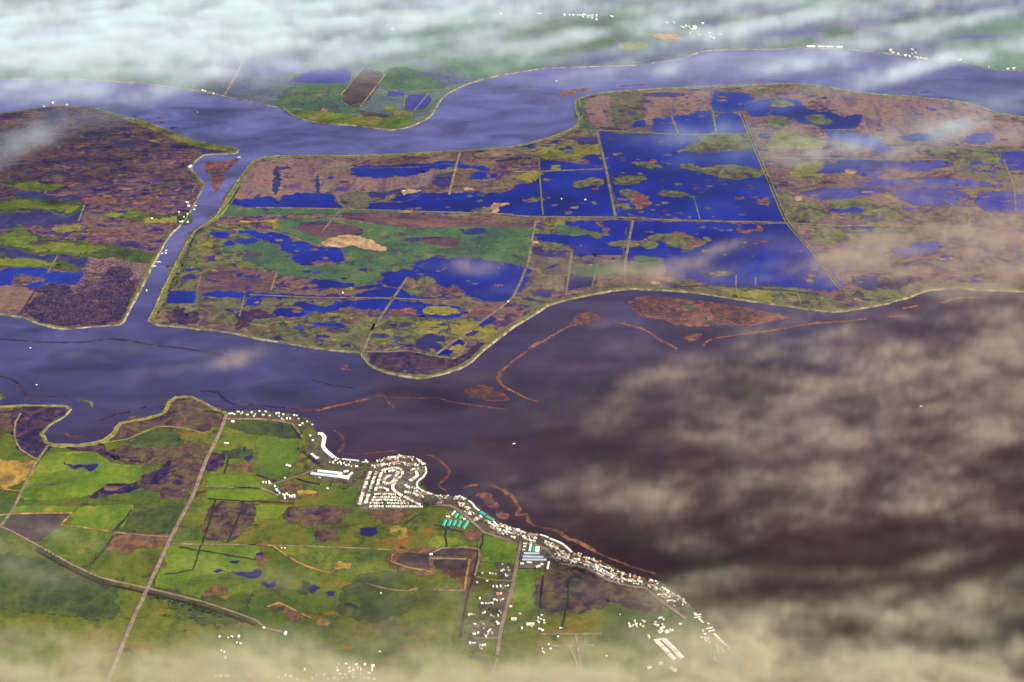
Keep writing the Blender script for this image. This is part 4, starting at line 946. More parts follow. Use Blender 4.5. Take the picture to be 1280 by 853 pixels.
scatter(vs, 'village_house', 'cream village house in the long low row at the bottom', 'house', 'village houses in the long bottom row', COTT, .7, 1.0)
vs = 'm ' + ' '.join('%.0f,%.0f' % (720 + 40 * (k % 5) + rv.uniform(-14, 14), 216 + 16 * (k // 5) + rv.uniform(-6, 6)) for k in range(26)) + ' 540,240 470,272 600,270 580,285 640,268 500,292 690,285 660,290 900,290'
scatter(vs, 'village_house', 'cream village house in the dense veiled village at the bottom', 'house', 'village houses in the dense bottom village', COTT, .7, 1.0)
scatter('m 440,55', 'barn', 'white barn alone at the upper edge of the bottom fog', 'barn', None, [HOUSES[8]], 1.3, 1.3)
scatter('m 200,70 190,100 165,70 145,75 110,145 125,150 100,70 330,25 130,180 210,105', 'cottage', 'pale cottage in the loose cluster near the dark tree belt', 'cottage', 'cottages near the dark tree belt', COTT, .7, 1.0)
scatter('N 600,708 605,425 850,235 125,205 140,207', 'cottage', 'small white hut beside the quarry tracks', 'hut', 'huts beside the quarry tracks', [HOUSES[5]], .7, .9)
# west marsh island
scatter('i 521,230', 'barn', 'big white barn at the bend of the western channel bank', 'barn', None, [gable_mesh('barn', 34, 20, 8, 5, WHITE, WHITE)], 1, 1, 1.1)
scatter('i 495,575 512,610', 'cottage', 'white cottage of the pair on the western channel bank', 'cottage', 'pair of cottages on the western channel bank', [HOUSES[4]], 1.2, 1.3)
scatter('i 415,670 500,690 465,715 450,760 500,767 155,730 435,765', 'farm_building', 'white farm building in the tree clump on the western channel bank', 'farm building', 'farm buildings on the western channel bank', COTT, 1.0, 1.3)
scatter('A 255,503 325,512 212,520', 'cottage', 'white hut on the veiled northern tip of the western marsh', 'hut', 'huts on the northern tip of the western marsh', COTT, 1.2, 1.6)
scatter('G 240,193 355,196', 'duck_blind', 'small white hut standing in the flooded blue field', 'hut', 'white huts in the flooded blue field', [HOUSES[8]], .8, .95)
scatter('F 420,648 1222,690 715,155', 'pump_house', 'tiny white pump house on a marsh dike', 'hut', 'pump houses on the marsh dikes', [HOUSES[4]], .7, .85)
# far shore
scatter('j 105,152 242,190 262,198 290,184 322,190 345,215 330,255 420,275 450,155 520,255 530,290 560,300 625,262 170,150', 'ranch_building', 'white ranch building in the far settlement beyond the river', 'ranch building', 'ranch buildings beyond the river', COTT, 1.3, 2.0)
scatter('j 372,200', 'barn', 'largest white barn of the far settlement beyond the river', 'barn', None, [gable_mesh('barn', 30, 70, 10, 7, WHITE, WHITE)], 1, 1, 0)
scatter('k 515,155 530,170 560,178 600,185 625,190 640,175 655,195 670,200 690,202 710,205 725,206 676,222 640,152 660,170 810,198 880,205 900,211 915,210', 'far_house', 'white house in the veiled village on the far shore', 'house', 'houses of the veiled far village', COTT, 1.3, 1.9)
scatter('k 1078,253 1218,260 1185,262', 'far_house', 'white house at the cloud edge on the far shore', 'house', 'houses at the cloud edge on the far shore', COTT, 1.5, 2.0)
scatter('l 30,113 320,110 340,112 520,120 560,121 590,122 620,123 635,122 650,126 665,120 680,125 700,126 715,130 735,126 765,128 660,135 700,140 730,145 765,155 880,133', 'far_house', 'white house in the line along the most distant road', 'house', 'houses along the most distant road', COTT, 1.3, 1.9)
scatter('A 980,444 995,447 1035,457', 'far_house', 'white house on the far levee near the straight far road', 'house', 'houses on the far levee', COTT, 1.2, 1.6)
scatter('B 1185,72 660,148', 'far_house', 'lone white house in the greenish far fields', 'house', 'lone houses in the far fields', COTT, 1.6, 2.0)

# ---- long sheds: root with walls and roof
def box_part(name, parent, x0, x1, y0, y1, z0, z1, mat):
    V = [(x, y, z) for z in (z0, z1) for y in (y0, y1) for x in (x0, x1)]
    me = bpy.data.meshes.new(name)
    me.from_pydata(V, [], [(0, 2, 3, 1), (4, 5, 7, 6), (0, 1, 5, 4), (2, 6, 7, 3), (0, 4, 6, 2), (1, 3, 7, 5)])
    me.materials.append(mat); me.update()
    return link(name, me, parent)

def shed(name, a, b, width, h, rh, wall, roof, label, cat, group=None, z=Z_G, skylights=0, doors=0):
    A, B = Vector(gp(*a)), Vector(gp(*b)); m = (A + B) / 2; L = (B - A).length
    root = empty(name, (m.x, m.y, z), math.atan2((B - A).y, (B - A).x))
    tag(root, label, cat, group)
    l, w_ = L / 2, width / 2
    me = bpy.data.meshes.new('wall')
    V = [(-l, -w_, -2), (l, -w_, -2), (l, w_, -2), (-l, w_, -2), (-l, -w_, h), (l, -w_, h), (l, w_, h), (-l, w_, h), (-l, 0, h + rh), (l, 0, h + rh)]
    me.from_pydata(V, [], [(0, 1, 5, 4), (2, 3, 7, 6), (1, 2, 6, 9, 5), (3, 0, 4, 8, 7)]); me.materials.append(wall); me.update()
    link('wall', me, root)
    o_, s = .8, rh / w_
    prof = [(-w_ - o_, h - s * o_ + .05), (0, h + rh + .05), (w_ + o_, h - s * o_ + .05)]
    V = [(x, y, zz + dz) for x in (-l - o_, l + o_) for dz in (0, .3) for y, zz in prof]
    F = [(0, 1, 7, 6), (1, 2, 8, 7), (3, 9, 10, 4), (4, 10, 11, 5), (0, 6, 9, 3), (2, 5, 11, 8), (0, 3, 4, 1), (1, 4, 5, 2), (6, 7, 10, 9), (7, 8, 11, 10)]
    me = bpy.data.meshes.new('roof'); me.from_pydata(V, [], F); me.materials.append(roof); me.update()
    r = link('roof', me, root)
    bm = bmesh.new(); bm.from_mesh(me); bmesh.ops.recalc_face_normals(bm, faces=bm.faces); bm.to_mesh(me); bm.free()
    for k in range(skylights):
        x = -l + (k + .5) * L / skylights
        box_part('skylight', r, x - .8, x + .8, -w_ * .62, -w_ * .3, h + rh * .5, h + rh * .72 + .2, BLUEM)
    for k in range(doors):
        x = -l + (k + .5) * L / doors
        box_part('door', root, x - 1.6, x + 1.6, -w_ - .08, -w_ + .02, -1, h * .8, GREYR)
    return root

def P1(s): return pts(s)
def SH(name, s, *k, **kw):
    a, b = pts(s)
    return shed(name, a, b, *k, **kw)
LB = 'white roofed boat warehouse behind the hooked dock, '
SH('warehouse', 'a 195,642 410,666', 17, 6, 2.5, CREAM, WHITE, LB + 'the upper of the two long ones', 'warehouse', skylights=6, doors=4)
SH('warehouse', 'a 133,664 362,692', 21, 6, 3, CREAM, BLUEM, 'pale blue roofed warehouse, the lower of the two long ones', 'warehouse', skylights=6, doors=4)
SH('warehouse', 'a 368,686 470,706', 27, 6, 3, CREAM, WHITE, 'white roofed warehouse joined to the end of the pale blue one', 'warehouse', skylights=3, doors=2)
SH('shed', 'a 425,648 465,640', 12, 5, 2, CREAM, WHITE, 'small cream shed above the end of the long warehouses', 'shed', doors=1)
SH('shed', 'a 460,690 500,655', 12, 5, 2, CREAM, CREAM, 'tilted cream shed at the corner of the warehouse yard', 'shed', doors=1)
SH('shed', 'a 140,488 182,528', 11, 4, 1.5, WHITE, WHITE, 'white shed beside the dark marina basin', 'shed', doors=2)
TL = 'teal roofed storage shed, '
for k, s in enumerate(('227,462 257,392', '286,458 318,394', '343,460 374,402', '400,476 433,406', '462,492 518,404')):
    SH('storage_shed', 'c ' + s, 13, 4.5, 1.8, CREAM, TEALM, ('leftmost', 'second from the left', 'middle', 'fourth from the left', 'rightmost and longest')[k] + ' of the five parallel teal roofed sheds', 'shed', 'teal roofed sheds by the river road', skylights=2, doors=3)
SH('storage_shed', 'c 362,362 398,318', 11, 4.5, 1.8, CREAM, TEALM, 'short teal roofed shed next to the white shed', 'shed', 'teal roofed sheds by the river road', doors=1)
SH('storage_shed', 'c 418,360 455,352', 12, 4.5, 1.8, CREAM, TEALM, 'small teal roofed shed between the road and the parallel row', 'shed', 'teal roofed sheds by the river road', doors=1)
SH('shed', 'c 327,335 368,290', 8, 4.5, 1.5, CREAM, WHITE, 'narrow white shed at the head of the teal roofed group', 'shed', doors=2)
SH('shed', 'c 262,352 308,356', 9, 4.5, 1.5, CREAM, WHITE, 'low white shed left of the teal roofed group', 'shed', doors=1)
SH('shed', 'c 268,372 305,376', 7, 3.5, 1.2, PALE, REDR, 'small red roofed shed left of the teal roofed group', 'shed', doors=1)
SH('shed', 'c 465,385 490,378', 8, 4, 1.2, CREAM, WHITE, 'tiny white shed between teal roofs', 'shed', doors=1)
for k, s in enumerate(('212,283 378,286', '202,318 418,323', '195,350 452,352')):
    SH('storage_row', 'd ' + s, 12, 4, 1.5, CREAM, BLUEM, ('shortest upper', 'middle', 'longest lower')[k] + ' of the three pale blue storage rows', 'storage shed', 'pale blue storage rows', skylights=5, doors=8)
for k, s in enumerate(('285,185 273,262', '345,212 340,268', '368,215 360,268')):
    SH('storage_row', 'd ' + s, 11, 4, 1.5, CREAM, WHITE, ('widest', 'middle', 'eastern')[k] + ' of three white upright sheds above the storage rows', 'storage shed', 'white upright sheds in the storage yard', doors=3)
SH('storage_row', 'd 314,208 308,268', 8, 4, 1.5, CREAM, TEALM, 'slim grey green upright shed above the storage rows', 'storage shed', doors=2)
SH('storage_row', 'd 205,180 240,180', 8, 4, 1.5, CREAM, WHITE, 'small white shed at the upper corner of the storage yard', 'storage shed', doors=1)
SH('storage_row', 'd 205,210 235,210', 9, 4, 1.5, CREAM, WHITE, 'small white shed next to the road in the storage yard', 'storage shed', doors=1)
SH('storage_row', 'd 196,245 225,245', 8, 4, 1.5, CREAM, CREAM, 'small cream shed next to the road in the storage yard', 'storage shed', doors=1)
SH('storage_row', 'd 478,372 462,450', 9, 4, 1.5, WHITE, WHITE, 'white upright shed beyond the curved storage shed', 'storage shed', doors=3)
SH('shed', 'd 175,392 210,390', 11, 4, 1.5, WHITE, CREAM, 'cream shed at the corner below the storage rows', 'shed', doors=1)
SH('shed', 'd 240,378 300,382', 6, 4, 1.5, WHITE, WHITE, 'low white shed under the longest storage row', 'shed', doors=2)
SH('shed', 'd 340,425 385,415', 12, 4, 1.5, WHITE, CREAM, 'cream shed below the end of the storage rows', 'shed', doors=1)
SH('shed', 'd 390,402 415,395', 9, 4, 1.5, WHITE, WHITE, 'tiny white shed below the end of the storage rows', 'shed', doors=1)
SH('shed', 'd 310,122 350,120', 10, 4, 1.5, CREAM, CREAM, 'yellowish shed behind the open boat roof', 'shed', doors=1)
for k, s in enumerate(('422,290 478,342', '486,348 530,392', '537,402 586,456')):
    SH('poultry_barn', 'f ' + s, 22, 4, 3, CREAM, WHITE, ('uppermost', 'middle', 'lowest')[k] + ' of the right hand line of long white foggy barns', 'barn', 'right hand line of long foggy barns', skylights=3)
for k, s in enumerate(('360,308 408,350', '416,362 466,406', '472,420 522,470')):
    SH('poultry_barn', 'f ' + s, 20, 4, 3, CREAM, WHITE, ('uppermost', 'middle', 'lowest')[k] + ' of the left hand line of long white foggy barns', 'barn', 'left hand line of long foggy barns', skylights=3)
SH('poultry_barn', 'f 336,299 425,284', 9, 4, 2, CREAM, CREAM, 'narrow cream building across the head of the foggy barns', 'barn')
SH('barn', 'f 482,540 532,572', 20, 5, 3, CREAM, CREAM, 'pale barn below the long foggy barns', 'barn')
for k, s in enumerate(('38,134 85,134', '102,135 140,136', '148,136 192,137', '206,138 242,139')):
    SH('greenhouse', 'k ' + s, 26, 7, 4, CREAM, WHITE, ('leftmost', 'second', 'third', 'rightmost')[k] + ' of the four long bright roofs on the far shore', 'greenhouse', 'long bright roofs on the far shore', skylights=4)
SH('quarry_shed', 'N 842,238 856,238', 10, 4, 2, CREAM, WHITE, 'white shed on the quarry rim', 'shed', doors=1)

# ---- covered docks: a roof on a floating deck, following the bank
def covered_dock(s, width, roofmat, label, h=4.2, rh=1.6, group=None, open_=False):
    P = smooth(world_poly(s), False, 12); m = sum(P, Vector((0, 0))) / len(P)
    root = empty('covered_dock', (m.x, m.y, 0)); tag(root, label, 'boat dock', group)
    Q = [p - m for p in P]; F = strip_frames(Q); w_ = width / 2
    def sweep(name, prof, mat, parent):
        k = len(prof); V = []; FF = []
        for p, f in zip(Q, F):
            for o, zz in prof: q = p + f * o; V.append((q.x, q.y, zz))
        n = len(Q)
        for i in range(n - 1):
            for j in range(k):
                FF.append((i * k + j, i * k + (j + 1) % k, (i + 1) * k + (j + 1) % k, (i + 1) * k + j))
        FF.append(tuple(range(k))[::-1]); FF.append(tuple((n - 1) * k + j for j in range(k)))
        me = bpy.data.meshes.new(name); me.from_pydata(V, [], FF); me.materials.append(mat); me.update()
        bm = bmesh.new(); bm.from_mesh(me); bmesh.ops.recalc_face_normals(bm, faces=bm.faces); bm.to_mesh(me); bm.free()
        return link(name, me, parent)
    sweep('deck', [(-w_, -.8), (w_, -.8), (w_, .9), (-w_, .9)], TIMBER, root)
    if not open_:
        sweep('roof', [(-w_ - .6, h), (0, h + rh), (w_ + .6, h), (w_ + .6, h + .3), (0, h + rh + .3), (-w_ - .6, h + .3)], roofmat, root)
        sweep('back_wall', [(w_ - .3, .9), (w_, .9), (w_, h), (w_ - .3, h)], CREAM, root)
        sweep('front_beam', [(-w_, h - .7), (-w_ + .4, h - .7), (-w_ + .4, h), (-w_, h)], CREAM, root)
        step = max(1, len(Q) // 8)
        for i in range(0, len(Q), step):
            q = Q[i] - F[i] * (w_ - .3)
            box_part('post', root, q.x - .25, q.x + .25, q.y - .25, q.y + .25, .9, h - .1, TIMBER)
    else:
        sweep('walkway', [(-w_ * .3, .9), (w_ * .3, .9), (w_ * .3, 1.3), (-w_ * .3, 1.3)], WHITE, root)
    return root
covered_dock('a 195,305 225,305 252,335 246,375 240,410 255,445 300,485 338,518', 20, WHITE, 'long hooked white roof over the marina berths')
covered_dock('a 408,530 480,538 560,546', 11, BLUEM, 'straight pale grey boat dock right of the hooked roof')
covered_dock('b 190,158 255,156', 8, BLUEM, 'short grey dock at the upper corner of the mobile home park')
covered_dock('b 872,228 876,265 845,315 795,355 775,390 790,432 830,458 900,500', 8, WHITE, 'white roofed walkway winding round the mobile home park shore')
covered_dock('c 440,122 500,138', 10, WHITE, 'short white roofed dock with the red roof behind')
covered_dock('c 525,160 575,192 600,235 655,278', 9, WHITE, 'white roofed dock just above the teal dock roofs')
covered_dock('c 665,290 725,325', 16, TEALM, 'upper and shorter of the two teal roofed docks', group='teal roofed docks')
covered_dock('c 738,345 825,392', 14, TEALM, 'lower and longer of the two teal roofed docks', group='teal roofed docks')
covered_dock('c 822,402 850,435 888,470', 9, WHITE, 'white roofed dock just below the teal dock roofs')
covered_dock('d 180,40 232,62', 9, WHITE, 'white roofed dock left of the open brown dock')
covered_dock('d 110,48 165,32', 8, BLUEM, 'pale lilac roofed dock tilted against the bank')
covered_dock('d 250,78 365,80', 14, TANR, 'brown roofed dock behind the storage yard')
covered_dock('d 382,78 430,92 475,112', 9, WHITE, 'white roofed dock right of the brown one')
covered_dock('d 488,120 560,148 625,180 680,225 722,268', 11, WHITE, 'longest curving white roofed dock along the river bend')
covered_dock('f 870,235 925,290 990,350', 11, WHITE, 'long straight white dock in the thin fog near the end of the levee')
covered_dock('f 1065,425 1105,455', 10, CREAM, 'short cream dock near the end of the levee')
covered_dock('f 1145,540 1180,580 1215,608', 9, CREAM, 'faint cream dock, the last one along the foggy levee')
for k, s in enumerate(('f 690,92 755,82', 'f 700,70 755,62', 'f 800,190 860,178', 'f 820,212 875,202', 'e 865,475 905,472', 'e 905,508 940,506', 'e 780,495 835,480', 'e 790,525 860,520')):
    covered_dock(s, 6, WHITE, 'jetty', open_=False, h=3, rh=1, group='jetties along the thinning levee')['label'] = 'thin white roofed jetty on the thinning levee houses'
covered_dock('f 735,100 775,140', 10, CREAM, 'cream dock between the thin jetties and the straight white dock')

# ---- boats
def boat(px, py, L, rz, label, group=None, house=True):
    x, y = gp(px, py)
    root = empty('boat', (x, y, 0), rz); tag(root, label, 'boat', group)
    n = 9; V = []; F = []
    for i in range(n):
        t = i / (n - 1); xx = -L / 2 + L * t; hw = L * .15 * (1 - max(0, (t - .45) / .55) ** 2.2) + .02
        V += [(xx, -hw, 1.4 + .5 * t * t), (xx, -hw * .7, -.5), (xx, hw * .7, -.5), (xx, hw, 1.4 + .5 * t * t)]
    for i in range(n - 1):
        for j in range(4):
            F.append((4 * i + j, 4 * i + (j + 1) % 4, 4 * i + 4 + (j + 1) % 4, 4 * i + 4 + j))
    F += [(0, 1, 2, 3)[::-1], (4 * n - 4, 4 * n - 3, 4 * n - 2, 4 * n - 1)]
    me = bpy.data.meshes.new('hull'); me.from_pydata(V, [], F); me.materials.append(HULL); me.update()
    bm = bmesh.new(); bm.from_mesh(me); bmesh.ops.recalc_face_normals(bm, faces=bm.faces); bm.to_mesh(me); bm.free()
    link('hull', me, root)
    c = link('cabin', gable_mesh('cabin', L * .5, L * .2, 4.0 if house else 3.0, .5, WHITE, WHITE, .3), root); c.location = (-L * .1, 0, 0)
boat(*pts('i 1000,131')[0], 24, .3, 'white houseboat moored at the tip of the orange reed islet')
for q in pts('i 566,637 580,602'): boat(*q, 19, .8, 'white boat of the pair moored below the barn on the channel', 'pair of boats below the barn')
for q in pts('E 806,440 785,455 804,453'): boat(*q, 19, 1.0, 'white boat in the cluster of three moored in the channel', 'cluster of three boats in the channel')
boat(*pts('E 770,496')[0], 28, .1, 'long white houseboat broadside in the narrow channel')
boat(*pts('E 752,515')[0], 16, .6, 'small white boat just below the long houseboat')
boat(*pts('E 710,632')[0], 24, 1.9, 'white boat alone low in the narrow channel')
boat(*pts('E 790,626')[0], 15, .4, 'small pale boat against the eastern channel bank')
boat(*pts('C 215,394')[0], 22, .3, 'bright white boat on the upper river')
boat(*pts('A 958,545')[0], 17, -.2, 'pale boat with a thin wake on the upper left river')
boat(*pts('I 147,137')[0], 13, .0, 'small white boat left of the drift line on the lower river')
boat(*pts('I 178,316')[0], 12, .3, 'small pale boat in the lower left bay')
boat(*pts('K 10,601')[0], 17, .4, 'pale yellow boat alone in the middle of the dark water')
boat(*pts('L 742,420')[0], 15, .1, 'white boat glimpsed through the mauve veil on the right')

# ---- trees
def tree_mesh_parts():
    r = random.Random(3); out = []
    for v in range(3):
        bmt = bmesh.new()
        bmesh.ops.create_cone(bmt, cap_ends=True, segments=7, radius1=.55, radius2=.2, depth=6.5, matrix=Matrix.Translation((0, 0, 2.2)))
        for k in range(4):
            a = k * 1.6 + v
            bmesh.ops.create_cone(bmt, cap_ends=False, segments=5, radius1=.2, radius2=.07, depth=3.2,
                                  matrix=Matrix.Translation((math.cos(a) * 1.0, math.sin(a) * 1.0, 5.2)) @ Matrix.Rotation(.7, 4, Vector((-math.sin(a), math.cos(a), 0))))
        mt = bpy.data.meshes.new('trunk'); bmt.to_mesh(mt); bmt.free(); mt.materials.append(BARK)
        V, F = [], []
        cl = [(r.uniform(-2.6, 2.6), r.uniform(-2.6, 2.6), r.uniform(3.8, 9.5), r.uniform(1.2, 2.3)) for _ in range(9)]
        for cx, cy, cz, cr in cl:
            for _ in range(26):
                a, b_ = r.uniform(0, 6.283), math.acos(r.uniform(-1, 1)); q = cr * r.uniform(.5, 1.05)
                c = Vector((cx + q * math.sin(b_) * math.cos(a), cy + q * math.sin(b_) * math.sin(a), cz + q * .8 * math.cos(b_)))
                n1 = Vector((r.gauss(0, 1), r.gauss(0, 1), r.gauss(0, 1))).normalized(); t1 = n1.orthogonal().normalized() * r.uniform(.35, .7); t2 = n1.cross(t1)
                i = len(V); V += [tuple(c + t1), tuple(c + t2 * .8), tuple(c - t1), tuple(c - t2 * .8)]; F.append((i, i + 1, i + 2, i + 3))
        mc = bpy.data.meshes.new('crown'); mc.from_pydata(V, [], F); mc.materials.append(GREENM); mc.update()
        out.append((mt, mc))
    return out
TREES = tree_mesh_parts()
def trees(s, step, jit, label, group, smin=1.0, smax=2.0, skip=.12):
    for p, a in along(s, step, jit):
        if rnd.random() < skip: continue
        mt, mc = rnd.choice(TREES)
        root = empty('tree', (p.x, p.y, Z_G - .8), rnd.uniform(0, 6)); tag(root, label, 'tree', group)
        k = rnd.uniform(smin, smax); root.scale = (k, k, k * rnd.uniform(.85, 1.15))
        link('trunk', mt, root); link('crown', mc, root)
T = 'dark tree in the '
for s, st, ji, wh in [
    ('M 770,440 860,470 960,490 1090,545', 16, 14, 'dark belt right of the highway crossing'), ('M 800,530 870,540 980,570 1080,600', 22, 14, 'dark belt right of the highway crossing'), ('M 920,500 1060,530', 16, 8, 'dark belt right of the highway crossing'),
    ('M 190,205 260,245 340,290 470,350', 26, 5, 'line along the highway ditch'),
    ('h 660,215 715,285', 14, 6, 'line beside the western levee road'), ('h 700,330 690,400', 14, 6, 'clump west of the marina basin'), ('a 40,440 110,510 220,580', 13, 7, 'line round the marina basin'),
    ('i 380,690 400,700', 10, 8, 'clump beside the channel farm'), ('i 415,715 440,740 465,745', 8, 8, 'clump beside the channel farm'),
    ('E 905,530 840,600 815,660', 20, 6, 'row on the eastern channel levee'), ('E 950,360 900,500', 26, 6, 'row on the eastern channel levee'),
    ('d 550,360 590,395 700,420 830,460 920,490', 11, 6, 'dark row below the shore road'), ('d 690,440 860,480', 14, 7, 'dark row below the shore road'), ('d 660,560 700,570 690,680', 16, 6, 'field hedge right of the storage yard'), ('d 640,700 760,690', 18, 6, 'field hedge right of the storage yard'),
    ('b 320,280 255,460', 15, 2, 'lanes of the mobile home park'), ('b 375,280 300,480', 15, 2, 'lanes of the mobile home park'), ('b 480,290 520,280', 9, 4, 'lanes of the mobile home park'), ('b 300,525 600,528', 14, 2, 'lanes of the mobile home park'), ('b 290,585 640,592', 14, 2, 'lanes of the mobile home park'), ('b 290,617 740,622', 15, 2, 'lanes of the mobile home park'), ('b 560,400 640,300', 14, 4, 'lanes of the mobile home park'), ('b 640,300 760,330', 15, 8, 'lanes of the mobile home park'),
    ('b 300,190 480,150 640,160', 24, 8, 'gardens above the mobile home park'), ('a 570,580 630,640 600,720', 20, 10, 'strip between the sheds and the mobile home park'), ('a 300,760 420,800 540,770', 22, 12, 'scrub below the long warehouses'),
    ('b 860,610 940,620', 12, 8, 'dark clump at the corner of the mobile home park'), ('c 0,220 60,235', 12, 8, 'dark clump at the corner of the mobile home park'), ('c 190,490 300,510 420,515', 14, 5, 'dark line under the teal roofed sheds'), ('c 440,240 540,330', 22, 10, 'gardens behind the river docks'), ('d 360,110 420,160', 12, 7, 'dark grove behind the white docks'),
    ('e 30,130 200,215 420,300', 26, 9, 'gardens among the levee houses'), ('e 590,320 720,350', 16, 7, 'gardens at the levee bend'), ('g 420,110 520,110', 12, 6, 'farm gardens along the southern road'), ('g 330,480 440,500', 13, 7, 'farm gardens along the southern road'), ('g 110,600 200,605', 16, 6, 'farm gardens along the southern road'), ('g 100,680 210,680', 14, 6, 'farm gardens along the southern road'),
    ('N 990,560 985,640', 14, 4, 'hedge left of the southern farms'), ('h 520,660 560,720', 15, 8, 'farmstead where the tracks meet'), ('h 700,130 740,175', 11, 6, 'gardens at the end of the western levee row')]:
    trees(s, st, ji, T + wh, 'trees in the ' + wh)

# ---- winter scrub on the lower tip of the western island
def scrub(s, n, name='scrub', label='dark winter scrub on the lower end of the western marsh island'):
    P = world_poly(s); xs = [p.x for p in P]; ys = [p.y for p in P]; r = random.Random(9)
    V, F = [], []
    base = [(0, 0, 1), (.9, 0, .35), (.28, .85, .4), (-.72, .53, .3), (-.72, -.53, .42), (.28, -.85, .33), (1.0, .1, -.3), (.3, .95, -.3), (-.8, .6, -.3), (-.8, -.6, -.3), (.3, -.95, -.3)]
    fc = [(0, 1, 2), (0, 2, 3), (0, 3, 4), (0, 4, 5), (0, 5, 1), (1, 6, 7, 2), (2, 7, 8, 3), (3, 8, 9, 4), (4, 9, 10, 5), (5, 10, 6, 1)]
    k = 0
    while k < n:
        x, y = r.uniform(min(xs), max(xs)), r.uniform(min(ys), max(ys)); ins = False
        for a, b in zip(P, P[1:] + P[:1]):
            if (a.y > y) != (b.y > y) and x < (b.x - a.x) * (y - a.y) / (b.y - a.y) + a.x: ins = not ins
        if not ins: continue
        k += 1; c = math.sin(x * .011 + math.sin(y * .006) * 2) * math.sin(y * .009 + x * .004)
        if c < r.uniform(-1, .4): continue
        sz = r.uniform(2, 6.5); i = len(V); h = r.uniform(.5, .9)
        V += [(x + a * sz * r.uniform(.7, 1.2), y + b * sz * r.uniform(.7, 1.2), 2.6 + c_ * sz * h) for a, b, c_ in base]
        F += [tuple(i + q for q in f) for f in fc]
    me = bpy.data.meshes.new(name); me.from_pydata(V, [], F); me.materials.append(plain_mat('scrub_twig', (.045, .028, .05), .95, .05, .5, 30)); me.update()
    tag(link(name, me), label, 'scrub', kind='stuff')
scrub('E 200,620 340,600 420,480 560,490 700,520 640,640 560,780 300,800 120,745 190,650', 2600)

# ================================================================== HAZE AND CLOUD
def volume_mat(name, color, grid, density=1.0, aniso=0.0):
    m = bpy.data.materials.new(name); m.use_nodes = True
    N, Lk = m.node_tree.nodes, m.node_tree.links
    for n in list(N):
        if n.type == 'BSDF_PRINCIPLED': N.remove(n)
    pv = N.new('ShaderNodeVolumePrincipled')
    pv.inputs['Color'].default_value = (*color, 1)
    pv.inputs['Density'].default_value = density
    pv.inputs['Anisotropy'].default_value = aniso
    pv.inputs['Density Attribute'].default_value = 'density' if grid else ''
    Lk.new(pv.outputs[0], N['Material Output'].inputs['Volume'])
    return m

if HAZE_DENSITY:
    bx = [(x, y, z) for z in (-4, CAM_H + 600) for y in (-6500, 50500) for x in (-30500, 30500)]
    me = bpy.data.meshes.new('haze')
    me.from_pydata(bx, [], [(0, 2, 3, 1), (4, 5, 7, 6), (0, 1, 5, 4), (2, 6, 7, 3), (0, 4, 6, 2), (1, 3, 7, 5)]); me.update()
    me.materials.append(volume_mat('haze_air', HAZE_COLOR, False, HAZE_DENSITY))
    tag(link('haze', me), 'thin blue haze lying over the whole delta', 'haze', kind='stuff')

nrng = np.random.default_rng(7)
def fractal(nx, ny, beta, ex=1.0, ey=1.0, rot=0.0, lo=0.0):
    """1/f noise on a grid, stretched ex by ey cells and turned by rot; mean 0, deviation 1."""
    kx = np.fft.fftfreq(nx)[:, None]; ky = np.fft.fftfreq(ny)[None, :]
    c, s = math.cos(rot), math.sin(rot)
    a = (kx * c + ky * s) * ex; b = (-kx * s + ky * c) * ey
    k = np.sqrt(a * a + b * b); k[0, 0] = 1
    amp = k ** (-beta / 2); amp[k < lo] *= .15; amp[0, 0] = 0
    f = np.fft.ifft2(np.fft.fft2(nrng.standard_normal((nx, ny))) * amp).real
    return (f - f.mean()) / f.std()

